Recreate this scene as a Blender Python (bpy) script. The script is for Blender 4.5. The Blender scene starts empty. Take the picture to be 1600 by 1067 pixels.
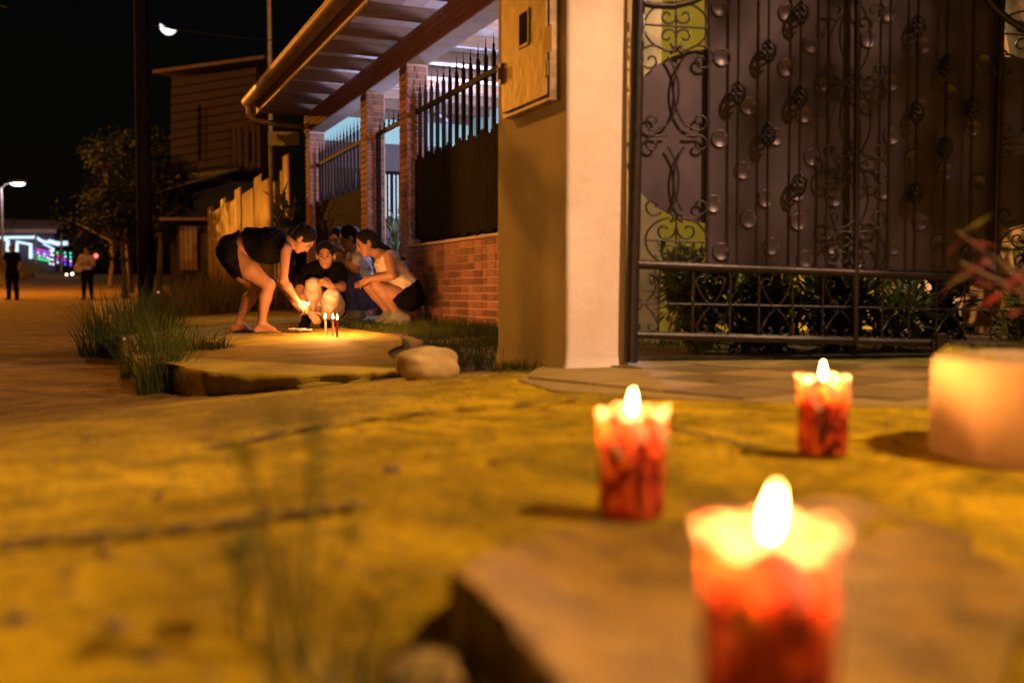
import bpy, math, random
import numpy as np
from mathutils import Vector, Matrix

random.seed(7); RNG = np.random.default_rng(7)
SC = bpy.context.scene
COL = SC.collection

# ------------------------------------------------------------------ camera
CAMZ = 0.60                       # lens stands about 30 cm over the pavement
F = 35.0 / 36.0 * 1600.0          # focal length in photo pixels
HORIZON = 456.0
PITCH = math.atan((533.5 - HORIZON) / F)
cam_d = bpy.data.cameras.new('camera')
cam_d.lens = 35.0; cam_d.sensor_width = 36.0
cam_d.clip_start = 0.05; cam_d.clip_end = 3000.0
cam_d.dof.use_dof = True; cam_d.dof.focus_distance = 6.6; cam_d.dof.aperture_fstop = 1.6
cam = bpy.data.objects.new('camera', cam_d); COL.objects.link(cam)
cam.location = (0, 0, CAMZ); cam.rotation_euler = (math.pi / 2 - PITCH, 0, 0)
SC.camera = cam

# ------------------------------------------------------------------ night sky
world = bpy.data.worlds.new('World'); SC.world = world; world.use_nodes = True
wn = world.node_tree.nodes; wl = world.node_tree.links
for n_ in list(wn): wn.remove(n_)
sky = wn.new('ShaderNodeTexSky'); sky.sky_type = 'NISHITA'; sky.sun_disc = False
sky.sun_elevation = math.radians(1.0); sky.sun_rotation = math.radians(200.0)
bg = wn.new('ShaderNodeBackground'); bg.inputs['Strength'].default_value = 0.0016
wo = wn.new('ShaderNodeOutputWorld')
wl.new(sky.outputs[0], bg.inputs[0]); wl.new(bg.outputs[0], wo.inputs[0])
vs = SC.view_settings
vs.view_transform = 'Standard'; vs.look = 'None'; vs.exposure = 0.0; vs.gamma = 1.0; vs.use_curve_mapping = False
SC.render.engine = 'CYCLES'
SC.cycles.use_denoising = True
SC.cycles.sample_clamp_indirect = 8.0
SC.cycles.sample_clamp_direct = 90.0
SC.cycles.max_bounces = 6; SC.cycles.transparent_max_bounces = 12
SC.cycles.caustics_reflective = False; SC.cycles.caustics_refractive = False

# ------------------------------------------------------------------ frames of reference
TH = math.atan(673.0 / F)                       # the street runs away to the left by this angle
NX, NY = math.cos(TH), math.sin(TH)             # n: from the street into the house; u: along the street
def H(s, t, z): return Vector((s * NX - t * NY, s * NY + t * NX, z))
CP, SP = math.cos(PITCH), math.sin(PITCH)
def ray(x, y):
    a = (x - 800.0) / F; b = -(y - 533.5) / F
    return Vector((a, CP + b * SP, -SP + b * CP))
def P(x, y, d):                                 # a place d metres ahead of the lens
    r = ray(x, y); return Vector((0, 0, CAMZ)) + r * (d / r.y)
def st(p): return p.x * NX + p.y * NY, -p.x * NY + p.y * NX
def walk_z(s): return 0.253 + 0.045 * (s - 1.33)
def Pw(x, y, lift=0.0):                         # a place on the raised pavement by the house
    r = ray(x, y); lo, hi = 1.0, 60.0
    for _ in range(50):
        m = (lo + hi) / 2; p = Vector((0, 0, CAMZ)) + r * (m / r.y)
        if p.z > walk_z(st(p)[0]) + lift: lo = m
        else: hi = m
    return p

# ------------------------------------------------------------------ value noise
def hash2(i, j, s=0):
    h = (i * 374761393 + j * 668265263 + s * 1442695041) & 0x7fffffff
    h = ((h ^ (h >> 13)) * 1274126177) & 0x7fffffff
    return ((h ^ (h >> 16)) & 0xffff) / 65535.0
def vnoise(x, y, s=0):
    x = np.asarray(x, float); y = np.asarray(y, float)
    xi = np.floor(x).astype(np.int64); yi = np.floor(y).astype(np.int64)
    fx = x - xi; fy = y - yi; fx = fx * fx * (3 - 2 * fx); fy = fy * fy * (3 - 2 * fy)
    a = hash2(xi, yi, s); b = hash2(xi + 1, yi, s); c = hash2(xi, yi + 1, s); d = hash2(xi + 1, yi + 1, s)
    return (a * (1 - fx) + b * fx) * (1 - fy) + (c * (1 - fx) + d * fx) * fy - 0.5
def fbm(x, y, o=4, s=0):
    r = 0; a = 1.0
    for k in range(o): r = r + a * vnoise(x * 2 ** k, y * 2 ** k, s + k); a *= 0.5
    return r
def sstep(a, b, x):
    t = np.clip((x - a) / (b - a), 0, 1); return t * t * (3 - 2 * t)

# ------------------------------------------------------------------ materials
MATS = {}
def mat(name, col, rough=0.8, var=0.25, scale=6.0, bump=0.0, bscale=40.0, metal=0.0, col2=None, rnd=0.0, spec=0.5, trans=0.0, coat=0.0, detail=6.0, stretch=None):
    """procedural surface: noise between two tones, optional relief and per-object variation"""
    if name in MATS: return MATS[name]
    m = bpy.data.materials.new(name); m.use_nodes = True; nt = m.node_tree; N = nt.nodes; L = nt.links
    b = N['Principled BSDF']; out = N['Material Output']
    b.inputs['Roughness'].default_value = rough; b.inputs['Metallic'].default_value = metal
    b.inputs['Specular IOR Level'].default_value = spec; b.inputs['Coat Weight'].default_value = coat
    tc = N.new('ShaderNodeTexCoord'); src = tc.outputs['Object']
    if stretch:
        mp = N.new('ShaderNodeMapping'); mp.inputs['Scale'].default_value = stretch; L.new(src, mp.inputs[0]); src = mp.outputs[0]
    nz = N.new('ShaderNodeTexNoise'); nz.inputs['Scale'].default_value = scale; nz.inputs['Detail'].default_value = detail
    nz.inputs['Roughness'].default_value = 0.62
    L.new(src, nz.inputs['Vector'])
    rp = N.new('ShaderNodeValToRGB'); rp.color_ramp.elements[0].position = 0.33; rp.color_ramp.elements[1].position = 0.68
    c2 = col2 if col2 else tuple(max(0, c * (1 - var)) for c in col)
    c1 = col if col2 else tuple(min(1, c * (1 + var * 0.6)) for c in col)
    rp.color_ramp.elements[0].color = (*c2, 1); rp.color_ramp.elements[1].color = (*c1, 1)
    L.new(nz.outputs['Fac'], rp.inputs[0]); cout = rp.outputs[0]
    if rnd > 0:
        oi = N.new('ShaderNodeObjectInfo'); mr = N.new('ShaderNodeMapRange')
        mr.inputs['To Min'].default_value = 1 - rnd; mr.inputs['To Max'].default_value = 1 + rnd
        L.new(oi.outputs['Random'], mr.inputs[0])
        vm = N.new('ShaderNodeVectorMath'); vm.operation = 'SCALE'; L.new(cout, vm.inputs[0]); L.new(mr.outputs[0], vm.inputs['Scale'])
        cout = vm.outputs[0]
    L.new(cout, b.inputs['Base Color'])
    rr = N.new('ShaderNodeMapRange'); rr.inputs['To Min'].default_value = max(0.03, rough - 0.1); rr.inputs['To Max'].default_value = min(1, rough + 0.1)
    L.new(nz.outputs['Fac'], rr.inputs[0]); L.new(rr.outputs[0], b.inputs['Roughness'])
    if bump > 0:
        n2 = N.new('ShaderNodeTexNoise'); n2.inputs['Scale'].default_value = bscale; n2.inputs['Detail'].default_value = 5
        L.new(src, n2.inputs['Vector'])
        bp = N.new('ShaderNodeBump'); bp.inputs['Strength'].default_value = bump; bp.inputs['Distance'].default_value = 0.01
        L.new(n2.outputs['Fac'], bp.inputs['Height']); L.new(bp.outputs[0], b.inputs['Normal'])
    if trans > 0:
        tr = N.new('ShaderNodeBsdfTranslucent'); L.new(cout, tr.inputs['Color'])
        mx = N.new('ShaderNodeMixShader'); mx.inputs[0].default_value = trans
        L.new(b.outputs[0], mx.inputs[1]); L.new(tr.outputs[0], mx.inputs[2]); L.new(mx.outputs[0], out.inputs['Surface'])
    MATS[name] = m; return m
def glow(name, col, strength):
    if name in MATS: return MATS[name]
    m = bpy.data.materials.new(name); m.use_nodes = True; nt = m.node_tree
    nt.nodes.remove(nt.nodes['Principled BSDF'])
    e = nt.nodes.new('ShaderNodeEmission'); e.inputs[0].default_value = (*col, 1); e.inputs[1].default_value = strength
    nt.links.new(e.outputs[0], nt.nodes['Material Output'].inputs['Surface']); MATS[name] = m; return m

# ------------------------------------------------------------------ mesh helpers
ZR = Matrix.Rotation(0, 3, 'Z')
HR = Matrix.Rotation(TH, 3, 'Z')               # house frame: x = n, y = u
class MB:
    def __init__(self): self.v = []; self.f = []; self.sm = []
    def add(self, v, f, smooth=False):
        o = len(self.v); self.v += [tuple(p) for p in v]; self.f += [tuple(i + o for i in q) for q in f]; self.sm += [smooth] * len(f); return self
    def box(self, c, size, R=None):
        R = R or ZR; c = Vector(c); h = Vector(size) / 2
        v = [c + R @ Vector((x * h.x, y * h.y, z * h.z)) for x in (-1, 1) for y in (-1, 1) for z in (-1, 1)]
        return self.add(v, [(0, 1, 3, 2), (4, 6, 7, 5), (0, 4, 5, 1), (2, 3, 7, 6), (0, 2, 6, 4), (1, 5, 7, 3)])
    def tube(self, pts, r, n=8, cap=True, smooth=True):
        pts = [Vector(p) for p in pts]; rs = r if isinstance(r, (list, tuple)) else [r] * len(pts)
        v = []; f = []; prev = None
        for i, p in enumerate(pts):
            d = (pts[min(i + 1, len(pts) - 1)] - pts[max(i - 1, 0)])
            if d.length < 1e-9: d = Vector((0, 0, 1))
            d.normalize()
            if prev is None:
                a = Vector((0, 0, 1)) if abs(d.z) < 0.9 else Vector((1, 0, 0)); x = d.cross(a).normalized()
            else:
                x = prev - d * prev.dot(d); x = x.normalized() if x.length > 1e-6 else d.orthogonal().normalized()
            y = d.cross(x); prev = x
            for k in range(n):
                an = 2 * math.pi * k / n; v.append(p + (x * math.cos(an) + y * math.sin(an)) * rs[i])
        for i in range(len(pts) - 1):
            for k in range(n):
                a = i * n + k; b = i * n + (k + 1) % n; f.append((a, b, b + n, a + n))
        self.add(v, f, smooth)
        if cap and rs[0] > 1e-4: self.add(v[:n], [tuple(range(n - 1, -1, -1))])
        if cap and rs[-1] > 1e-4: self.add(v[-n:], [tuple(range(n))])
        return self
    def ell(self, c, r, R=None, n=12, m=8):
        R = R or ZR; c = Vector(c); v = []; f = []
        for i in range(m + 1):
            ph = math.pi * i / m
            for k in range(n):
                an = 2 * math.pi * k / n
                v.append(c + R @ Vector((r[0] * math.sin(ph) * math.cos(an), r[1] * math.sin(ph) * math.sin(an), r[2] * math.cos(ph))))
        for i in range(m):
            for k in range(n):
                a = i * n + k; b = i * n + (k + 1) % n; f.append((a, a + n, b + n, b))
        return self.add(v, f, True)
    def lathe(self, prof, c, n=24, fn=None, R=None):
        R = R or ZR; c = Vector(c); v = []; f = []
        for i, (r, z) in enumerate(prof):
            for k in range(n):
                an = 2 * math.pi * k / n; rr, zz = (r, z) if fn is None else fn(i, an, r, z)
                v.append(c + R @ Vector((rr * math.cos(an), rr * math.sin(an), zz)))
        for i in range(len(prof) - 1):
            for k in range(n):
                a = i * n + k; b = i * n + (k + 1) % n; f.append((a, b, b + n, a + n))
        return self.add(v, f, True)
    def prism(self, poly, z0, z1, R=None, c=(0, 0, 0)):
        """poly in the xy plane pushed from z0 to z1, then turned by R"""
        R = R or ZR; c = Vector(c); n = len(poly)
        v = [c + R @ Vector((x, y, z0)) for x, y in poly] + [c + R @ Vector((x, y, z1)) for x, y in poly]
        f = [tuple(range(n - 1, -1, -1)), tuple(range(n, 2 * n))] + [(i, (i + 1) % n, (i + 1) % n + n, i + n) for i in range(n)]
        return self.add(v, f)
    def mesh(self, name, m):
        me = bpy.data.meshes.new(name); me.from_pydata(self.v, [], self.f)
        me.polygons.foreach_set('use_smooth', self.sm); me.update()
        if m: me.materials.append(m)
        return me
    def build(self, name, m, parent=None): return link(name, self.mesh(name, m), parent)
def wmat(o):
    """world matrix without waiting for the depsgraph"""
    if o is None: return Matrix.Identity(4)
    return wmat(o.parent) @ o.matrix_parent_inverse @ o.matrix_basis
def link(name, me, parent=None, M=None):
    o = bpy.data.objects.new(name, me); COL.objects.link(o)
    if parent is not None: o.parent = parent; o.matrix_parent_inverse = wmat(parent).inverted()
    if M is not None: o.matrix_basis = M
    return o
def tag(o, label=None, cat=None, group=None, kind=None):
    if label: o['label'] = label
    if cat: o['category'] = cat
    if group: o['group'] = group
    if kind: o['kind'] = kind
    return o
def thing(name, label, cat, loc, rz=0.0, group=None):
    o = bpy.data.objects.new(name, None); COL.objects.link(o); o.empty_display_size = 0.1
    o.location = loc; o.rotation_euler = (0, 0, rz); return tag(o, label, cat, group)
def copy_tree(o, M, label=None):
    """a copy of a thing with its parts, moved by M"""
    def cp(a, par):
        c = a.copy(); COL.objects.link(c); c.parent = par
        if par is not None: c.matrix_parent_inverse = a.matrix_parent_inverse.copy()
        for ch in a.children: cp(ch, c)
        return c
    r = cp(o, None); r.matrix_basis = M
    if label: r['label'] = label
    return r
def point_light(name, loc, power, col, radius, parent=None, spot=None):
    d = bpy.data.lights.new(name, 'SPOT' if spot else 'POINT'); d.energy = power; d.color = col; d.shadow_soft_size = radius
    o = bpy.data.objects.new(name, d); COL.objects.link(o)
    if parent is not None: o.parent = parent; o.matrix_parent_inverse = wmat(parent).inverted()
    o.location = loc
    if spot: d.spot_size = spot; d.spot_blend = 0.5
    return o

def grid_mesh(name, xs, ys, zf, m):
    X, Y = np.meshgrid(xs, ys); Z = zf(X, Y); nx, ny = len(xs), len(ys)
    v = np.stack([X, Y, Z], -1).reshape(-1, 3); i = np.arange(nx * ny).reshape(ny, nx)
    q = np.stack([i[:-1, :-1], i[:-1, 1:], i[1:, 1:], i[1:, :-1]], -1).reshape(-1, 4)
    return np_mesh(name, v, q, m)
def np_mesh(name, v, q, m, smooth=True):
    me = bpy.data.meshes.new(name); k = q.shape[1]
    me.vertices.add(len(v)); me.vertices.foreach_set('co', np.asarray(v, np.float32).ravel())
    me.loops.add(q.size); me.loops.foreach_set('vertex_index', q.astype(np.int32).ravel())
    me.polygons.add(len(q)); me.polygons.foreach_set('loop_start', np.arange(0, q.size, k, dtype=np.int32))
    me.polygons.foreach_set('use_smooth', np.full(len(q), smooth)); me.update(calc_edges=True); me.validate()
    if m: me.materials.append(m)
    return me

# ================================================================== GROUND
def seg_dist(X, Y, a, b):
    ax, ay = a; bx, by = b; dx, dy = bx - ax, by - ay; L2 = dx * dx + dy * dy
    t = np.clip(((X - ax) * dx + (Y - ay) * dy) / L2, 0, 1)
    return np.hypot(X - ax - t * dx, Y - ay - t * dy)
def gpt(x, y, z=0.29):
    r = ray(x, y); k = (z - CAMZ) / r.z; return (r.x * k, r.y * k)
JOINTS = [[gpt(-60, 868), gpt(180, 850), gpt(330, 835), gpt(560, 800)], [gpt(330, 742, .25), gpt(520, 690, .26), gpt(700, 655, .28), gpt(905, 628, .295)],
          [gpt(1010, 668), gpt(1100, 690), gpt(1190, 712)]]
SLC = (.27, .82, .36, .40)
def ground_z(X, Y, rough=True):
    X = np.asarray(X, float); Y = np.asarray(Y, float)
    w = -X * 0.6 + (Y - 2.5) * 0.35
    z = 0.30 - 0.25 * sstep(0.15, 2.3, w)
    z = z + 0.00045 * np.clip(Y - 5, 0, 62) ** 2
    hx, hy = gpt(640, 1000)
    z = z - 0.075 * np.exp(-(((X - hx) / 0.09) ** 2 + ((Y - hy) / 0.13) ** 2))
    z = z - 0.032 * (1 - sstep(.7, 1.05, np.hypot((X - SLC[0]) / SLC[2], (Y - SLC[1]) / SLC[3])))
    bank = sstep(0.0, 5.0, -(X * NX + Y * NY) - np.clip(4.6 - 0.045 * (Y - 12), 2.0, 4.6)) * sstep(8, 26, Y)
    z = z + 1.9 * bank
    if rough:
        road = sstep(0.9, 1.7, w)
        z = z + 0.0035 * fbm(X * 2.2, Y * 2.2, 5, 3) + 0.004 * fbm(X * 14, Y * 14, 3, 9) * (1 + 2.5 * road) + 0.03 * road * fbm(X * .9, Y * .9, 3, 5)
        j = np.full(X.shape, 9.0)
        for ln in JOINTS:
            for a, b in zip(ln[:-1], ln[1:]): j = np.minimum(j, seg_dist(X + 0.012 * fbm(X * 9, Y * 9, 3, 21), Y, a, b))
        z = z - 0.008 * (1 - sstep(0.007, 0.03, j))
    return z
def ss1(a, b, x):
    t = min(1.0, max(0.0, (x - a) / (b - a))); return t * t * (3 - 2 * t)
GHX, GHY = gpt(640, 1000)
def gz(x, y):
    """height of the ground without its fine relief"""
    w = -x * 0.6 + (y - 2.5) * 0.35; z = 0.30 - 0.25 * ss1(0.15, 2.3, w) + 0.00045 * min(62, max(0, y - 5)) ** 2
    z -= 0.075 * math.exp(-(((x - GHX) / 0.09) ** 2 + ((y - GHY) / 0.13) ** 2))
    return z + 1.9 * ss1(0.0, 5.0, -(x * NX + y * NY) - min(4.6, max(2.0, 4.6 - .045 * (y - 12)))) * ss1(8, 26, y)
def ground_material():
    m = bpy.data.materials.new('weathered_ground'); m.use_nodes = True; nt = m.node_tree; N = nt.nodes; L = nt.links
    b = N['Principled BSDF']; b.inputs['Roughness'].default_value = 0.9; b.inputs['Specular IOR Level'].default_value = 0.08
    tc = N.new('ShaderNodeTexCoord'); o = tc.outputs['Object']
    def noise(sc, det=6, ro=0.6, dist=0.0):
        n = N.new('ShaderNodeTexNoise'); n.inputs['Scale'].default_value = sc; n.inputs['Detail'].default_value = det
        n.inputs['Roughness'].default_value = ro; n.inputs['Distortion'].default_value = dist; L.new(o, n.inputs['Vector']); return n.outputs['Fac']
    def ramp(src, p0, p1, c0=(0, 0, 0, 1), c1=(1, 1, 1, 1)):
        r = N.new('ShaderNodeValToRGB'); e = r.color_ramp.elements; e[0].position = p0; e[1].position = p1; e[0].color = c0; e[1].color = c1
        L.new(src, r.inputs[0]); return r.outputs[0]
    def mix(f, a, c):
        x = N.new('ShaderNodeMix'); x.data_type = 'RGBA'
        if isinstance(f, float): x.inputs[0].default_value = f
        else: L.new(f, x.inputs[0])
        for i, q in ((6, a), (7, c)):
            if isinstance(q, tuple): x.inputs[i].default_value = q
            else: L.new(q, x.inputs[i])
        return x.outputs[2]
    conc = ramp(noise(1.7, 8, .65), .3, .7, (.33, .248, .003, 1), (.66, .495, .006, 1))
    moss = ramp(noise(5.5, 8, .7, .6), .44, .62)
    conc = mix(moss, conc, (.165, .142, .004, 1))
    stain = ramp(noise(1.1, 9, .74, 1.0), .46, .60)
    conc = mix(stain, conc, (.15, .115, .003, 1))
    speck = ramp(noise(150, 3, .8), .56, .64)
    conc = mix(speck, conc, (.60, .45, .03, 1))
    spots = ramp(noise(30, 6, .8), .555, .63)
    conc = mix(spots, conc, (.055, .04, .006, 1))
    dirt = ramp(noise(2.6, 8, .7, .4), .3, .7, (.050, .031, .008, 1), (.19, .122, .032, 1))
    sx = N.new('ShaderNodeSeparateXYZ'); L.new(o, sx.inputs[0])
    ma = N.new('ShaderNodeMath'); ma.operation = 'MULTIPLY'; ma.inputs[1].default_value = -0.6; L.new(sx.outputs[0], ma.inputs[0])
    mb = N.new('ShaderNodeMath'); mb.operation = 'MULTIPLY_ADD'; mb.inputs[1].default_value = 0.35; mb.inputs[2].default_value = -0.875; L.new(sx.outputs[1], mb.inputs[0])
    mc = N.new('ShaderNodeMath'); mc.operation = 'ADD'; L.new(ma.outputs[0], mc.inputs[0]); L.new(mb.outputs[0], mc.inputs[1])
    md = N.new('ShaderNodeMath'); md.operation = 'MULTIPLY_ADD'; md.inputs[1].default_value = 1.2; L.new(noise(1.3, 6, .6), md.inputs[0]); L.new(mc.outputs[0], md.inputs[2])
    f = N.new('ShaderNodeMapRange'); f.inputs[1].default_value = 0.75; f.inputs[2].default_value = 2.5; L.new(md.outputs[0], f.inputs[0])
    L.new(mix(f.outputs[0], conc, dirt), b.inputs['Base Color'])
    bp = N.new('ShaderNodeBump'); bp.inputs['Strength'].default_value = 0.9; bp.inputs['Distance'].default_value = 0.014
    L.new(noise(85, 10, .78), bp.inputs['Height']); L.new(bp.outputs[0], b.inputs['Normal'])
    return m
def spread(a, b, fa, fb, fine, grow, far):
    xs = list(np.arange(fa, fb, fine)); s = fine
    while xs[-1] < b: s = min(s * grow, far); xs.append(xs[-1] + s)
    lo = []; s = fine; x = fa
    while x > a: s = min(s * grow, far); x -= s; lo.append(x)
    return np.array(lo[::-1] + xs)
gxs = spread(-260, 200, -1.9, 1.6, 0.016, 1.09, 30); gys = spread(-14, 700, 0.5, 5.2, 0.018, 1.07, 30)
GM = ground_material()
tag(link('ground', grid_mesh('ground', gxs, gys, ground_z, GM)), kind='structure')

CONC = mat('pavement_concrete', (.36, .275, .03), .88, col2=(.17, .13, .015), spec=.1, scale=3.2, bump=.5, bscale=45, detail=9)
# raised pavement in front of the house, its broken near edge
def pavement():
    edge = [(268, 566), (290, 574), (330, 580), (372, 582), (420, 583), (470, 584), (520, 582), (566, 580), (604, 577), (640, 576)]
    pts = []
    for i in range(len(edge) - 1):
        for k in range(5):
            q = k / 5; x = edge[i][0] * (1 - q) + edge[i + 1][0] * q; y = edge[i][1] * (1 - q) + edge[i + 1][1] * q
            p = Pw(x, y); j_ = len(pts); pts.append((p.x, p.y + .05 * float(fbm(np.array([j_ * .21]), np.array([3.3]), 3, 12)[0])))
    s0 = st(Vector((*pts[0], 0)))[0]; s1 = st(Vector((*pts[-1], 0)))[0]
    rows = 90; v = []; f = []; n = len(pts)
    for r in range(rows):
        q = (r / (rows - 1)) ** 1.6 * 26.0
        for i, (x, y) in enumerate(pts):
            s, t = st(Vector((x, y, 0))); k = i / (n - 1); a = min(1, q / 1.2)
            t2 = t * (1 - a) + 5.9 * a if q < 1.2 else 5.9 + (q - 1.2)
            wd = 1.35 + .45 * ss1(5.0, 7.2, t2) + .55 * ss1(9.0, 10.2, t2)
            s2 = s * (1 - a) + (0.30 + k * wd) * a
            p = H(s2, t2, 0); z = walk_z(s2) + 0.006 * float(fbm(np.array([p.x * 3]), np.array([p.y * 3]), 3, 4)[0]) + 0.00045 * max(0, p.y - 12) ** 2
            v.append((p.x, p.y, z))
    for r in range(rows - 1):
        for i in range(n - 1): a = r * n + i; f.append((a, a + 1, a + n + 1, a + n))
    # broken front face, three courses deep
    prev = list(range(n))
    for c in range(1, 7):
        cur = []
        for i, (x, y) in enumerate(pts):
            d = 0.05 * (c / 6) * (-1 if c > 1 else .3) + .035 * float(fbm(np.array([i * .17]), np.array([c * .55]), 3, 17)[0])
            z0 = v[i][2]; z1 = gz(x, y) - .03; z = z0 + (z1 - z0) * (c / 6) ** .8
            cur.append(len(v)); v.append((x - NY * 0 + d * .3, y - d * .9, z))
        for i in range(n - 1): f.append((prev[i], cur[i], cur[i + 1], prev[i + 1]))
        prev = cur
    # street side
    base = len(v)
    for r in range(rows): x, y, z = v[r * n]; v.append((x - .015, y, gz(x, y) - .05))
    for r in range(rows - 1): f.append((r * n, (r + 1) * n, base + r + 1, base + r))
    b = MB(); b.add(v, f, True); return b
pv = tag(pavement().build('pavement', CONC), kind='structure')

# earth verge between the pavement and the house
def verge_z(X, Y):
    s = X * NX + Y * NY; t = -X * NY + Y * NX
    return 0.238 + 0.045 * (s - 1.33) + 0.009 * fbm(X * 4, Y * 4, 4, 11) - 0.10 * (1 - sstep(3.2, 4.3, t)) - .08 * (1 - sstep(1.05, 1.5, s)) * (1 - sstep(4.0, 5.0, t)) + 0.00045 * np.clip(Y - 12, 0, 99) ** 2
EARTH = mat('dark_earth', (.13, .095, .045), .95, col2=(.05, .04, .02), scale=7, bump=.8, bscale=30)
def verge():
    ss = np.linspace(1.05, 3.4, 70); ts = np.concatenate([np.linspace(3.2, 12, 210), np.linspace(12.3, 34, 50)])
    S, T = np.meshgrid(ss, ts); X = S * NX - T * NY; Y = S * NY + T * NX; Z = verge_z(X, Y)
    v = np.stack([X, Y, Z], -1).reshape(-1, 3); i = np.arange(S.size).reshape(S.shape)
    q = np.stack([i[:-1, :-1], i[:-1, 1:], i[1:, 1:], i[1:, :-1]], -1).reshape(-1, 4)
    return tag(link('verge', np_mesh('verge', v, q, EARTH)), kind='structure')
verge()

# tiled forecourt before the gate
GA = math.atan2(0.27, 1.66)                    # the gate turns slightly away from the lens
G0 = Vector((0.507, 3.95, 0.0)); GE = Vector((math.cos(GA), math.sin(GA), 0)); GN = Vector((GE.y, -GE.x, 0))
def gate_ab(x, y):
    r = ray(x, y); k = (G0 - Vector((0, 0, 0))).dot(GN) - 0.0
    k = (G0.dot(GN)) / r.dot(GN); p = Vector((0, 0, CAMZ)) + r * k
    return (p - G0).dot(GE), p.z
GR = Matrix(((GE.x, 0, GN.x), (GE.y, 0, GN.y), (0, 1, 0)))     # gate frame: x along, y up, z towards the street
def gw(a, b, c=0.0): return G0 + GR @ Vector((a, b, c))

TILE_D = mat('forecourt_tile_dark', (.15, .112, .03), .6, col2=(.10, .075, .02), scale=8, bump=.15, rnd=.25)
TILE_L = mat('forecourt_tile_pale', (.24, .185, .05), .6, col2=(.17, .13, .035), scale=8, bump=.15, rnd=.18)
fc = MB()
fa = [(.02, 3.35), (.12, 3.0), (.4, 2.78), (.9, 2.6), (1.6, 2.5), (3.4, 2.5), (3.4, 4.4), (.5, 4.28), (.12, 4.0)]
fc.prism(fa, 0.22, 0.3035)
forecourt = tag(fc.build('forecourt', mat('forecourt_mortar', (.22, .175, .04), .9, col2=(.15, .12, .025), scale=5, bump=.5)), kind='structure')
def in_poly(x, y, poly):
    c = False; j = len(poly) - 1
    for i in range(len(poly)):
        xi, yi = poly[i]; xj, yj = poly[j]
        if (yi > y) != (yj > y) and x < (xj - xi) * (y - yi) / (yj - yi) + xi: c = not c
        j = i
    return c
TS = 0.30; tme = []
for m in (TILE_D, TILE_L): tme.append(MB().box((0, 0, 0), (TS - .008, TS - .008, .012)).mesh('tile', m))
RT = Matrix.Rotation(TH + math.pi / 4 * 0 + 0.30, 4, 'Z')
for i in range(-14, 16):
    for j in range(-4, 20):
        c = RT @ Vector((i * TS, j * TS, 0))
        if all(in_poly(*(c + RT @ Vector((a * TS * .5, b * TS * .5, 0))).xy, fa) for a in (-1, 1) for b in (-1, 1)):
            link('tile', tme[(i + j) % 2 if (i * 7 + j * 3) % 5 else 1], forecourt, Matrix.Translation((c.x, c.y, .3035 + random.uniform(-.001, .0012))) @ RT)

# ================================================================== PILLAR BY THE GATE
def pillar():
    c = P(885, 569, 3.86); c.z = 0.29; s, t = st(c)
    t_ = thing('gate_pillar', 'tall cream plastered pillar standing beside the dark iron gate', 'pillar', (c.x, c.y, .29), TH)
    W = 0.272; D = 0.70; ht = 3.2
    # shaft with eased corners and a foot that flares a little
    def ring(z, e):
        r = .018; pts = []
        for cx, cy, a0 in ((W + e - r, D + e - r, 0), (-e + r, D + e - r, 90), (-e + r, -e + r, 180), (W + e - r, -e + r, 270)):
            for k in range(4):
                a = math.radians(a0 + 30 * k); pts.append(H(s + cx + r * math.cos(a), t + cy + r * math.sin(a), z))
        return pts
    zs = [.24, .29, .315, .34, .40, .6, .9, 1.3, 1.8, 2.4, ht]; es = [.014, .012, .006, .002, 0, 0, .001, 0, 0, 0, 0]
    v = []; f = []
    for z, e in zip(zs, es): v += ring(z, e)
    n = 16
    for i in range(len(zs) - 1):
        for k in range(n): a = i * n + k; b = i * n + (k + 1) % n; f.append((a, b, b + n, a + n))
    f.append(tuple(range((len(zs) - 1) * n, len(zs) * n)))
    pl = mat('cream_plaster', (.58, .54, .49), .85, col2=(.47, .42, .36), scale=2.6, bump=.35, bscale=26, detail=10, spec=.2)
    MB().add(v, f, False).build('shaft', pl, t_)
    # narrow return strip towards the gate
    MB().box(H(s + W + .012, t + .12, 1.7), (.022, .16, 2.85), HR).build('reveal', mat('ochre_plaster', (.55, .42, .14), .85, scale=5, bump=.2), t_)
    cap = MB().box(H(s + W / 2, t + D / 2, ht + .04), (W + .1, D + .1, .08), HR).build('cap', pl, t_)
    return s, t, W, D
PS, PT, PW_, PD = pillar()
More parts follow.
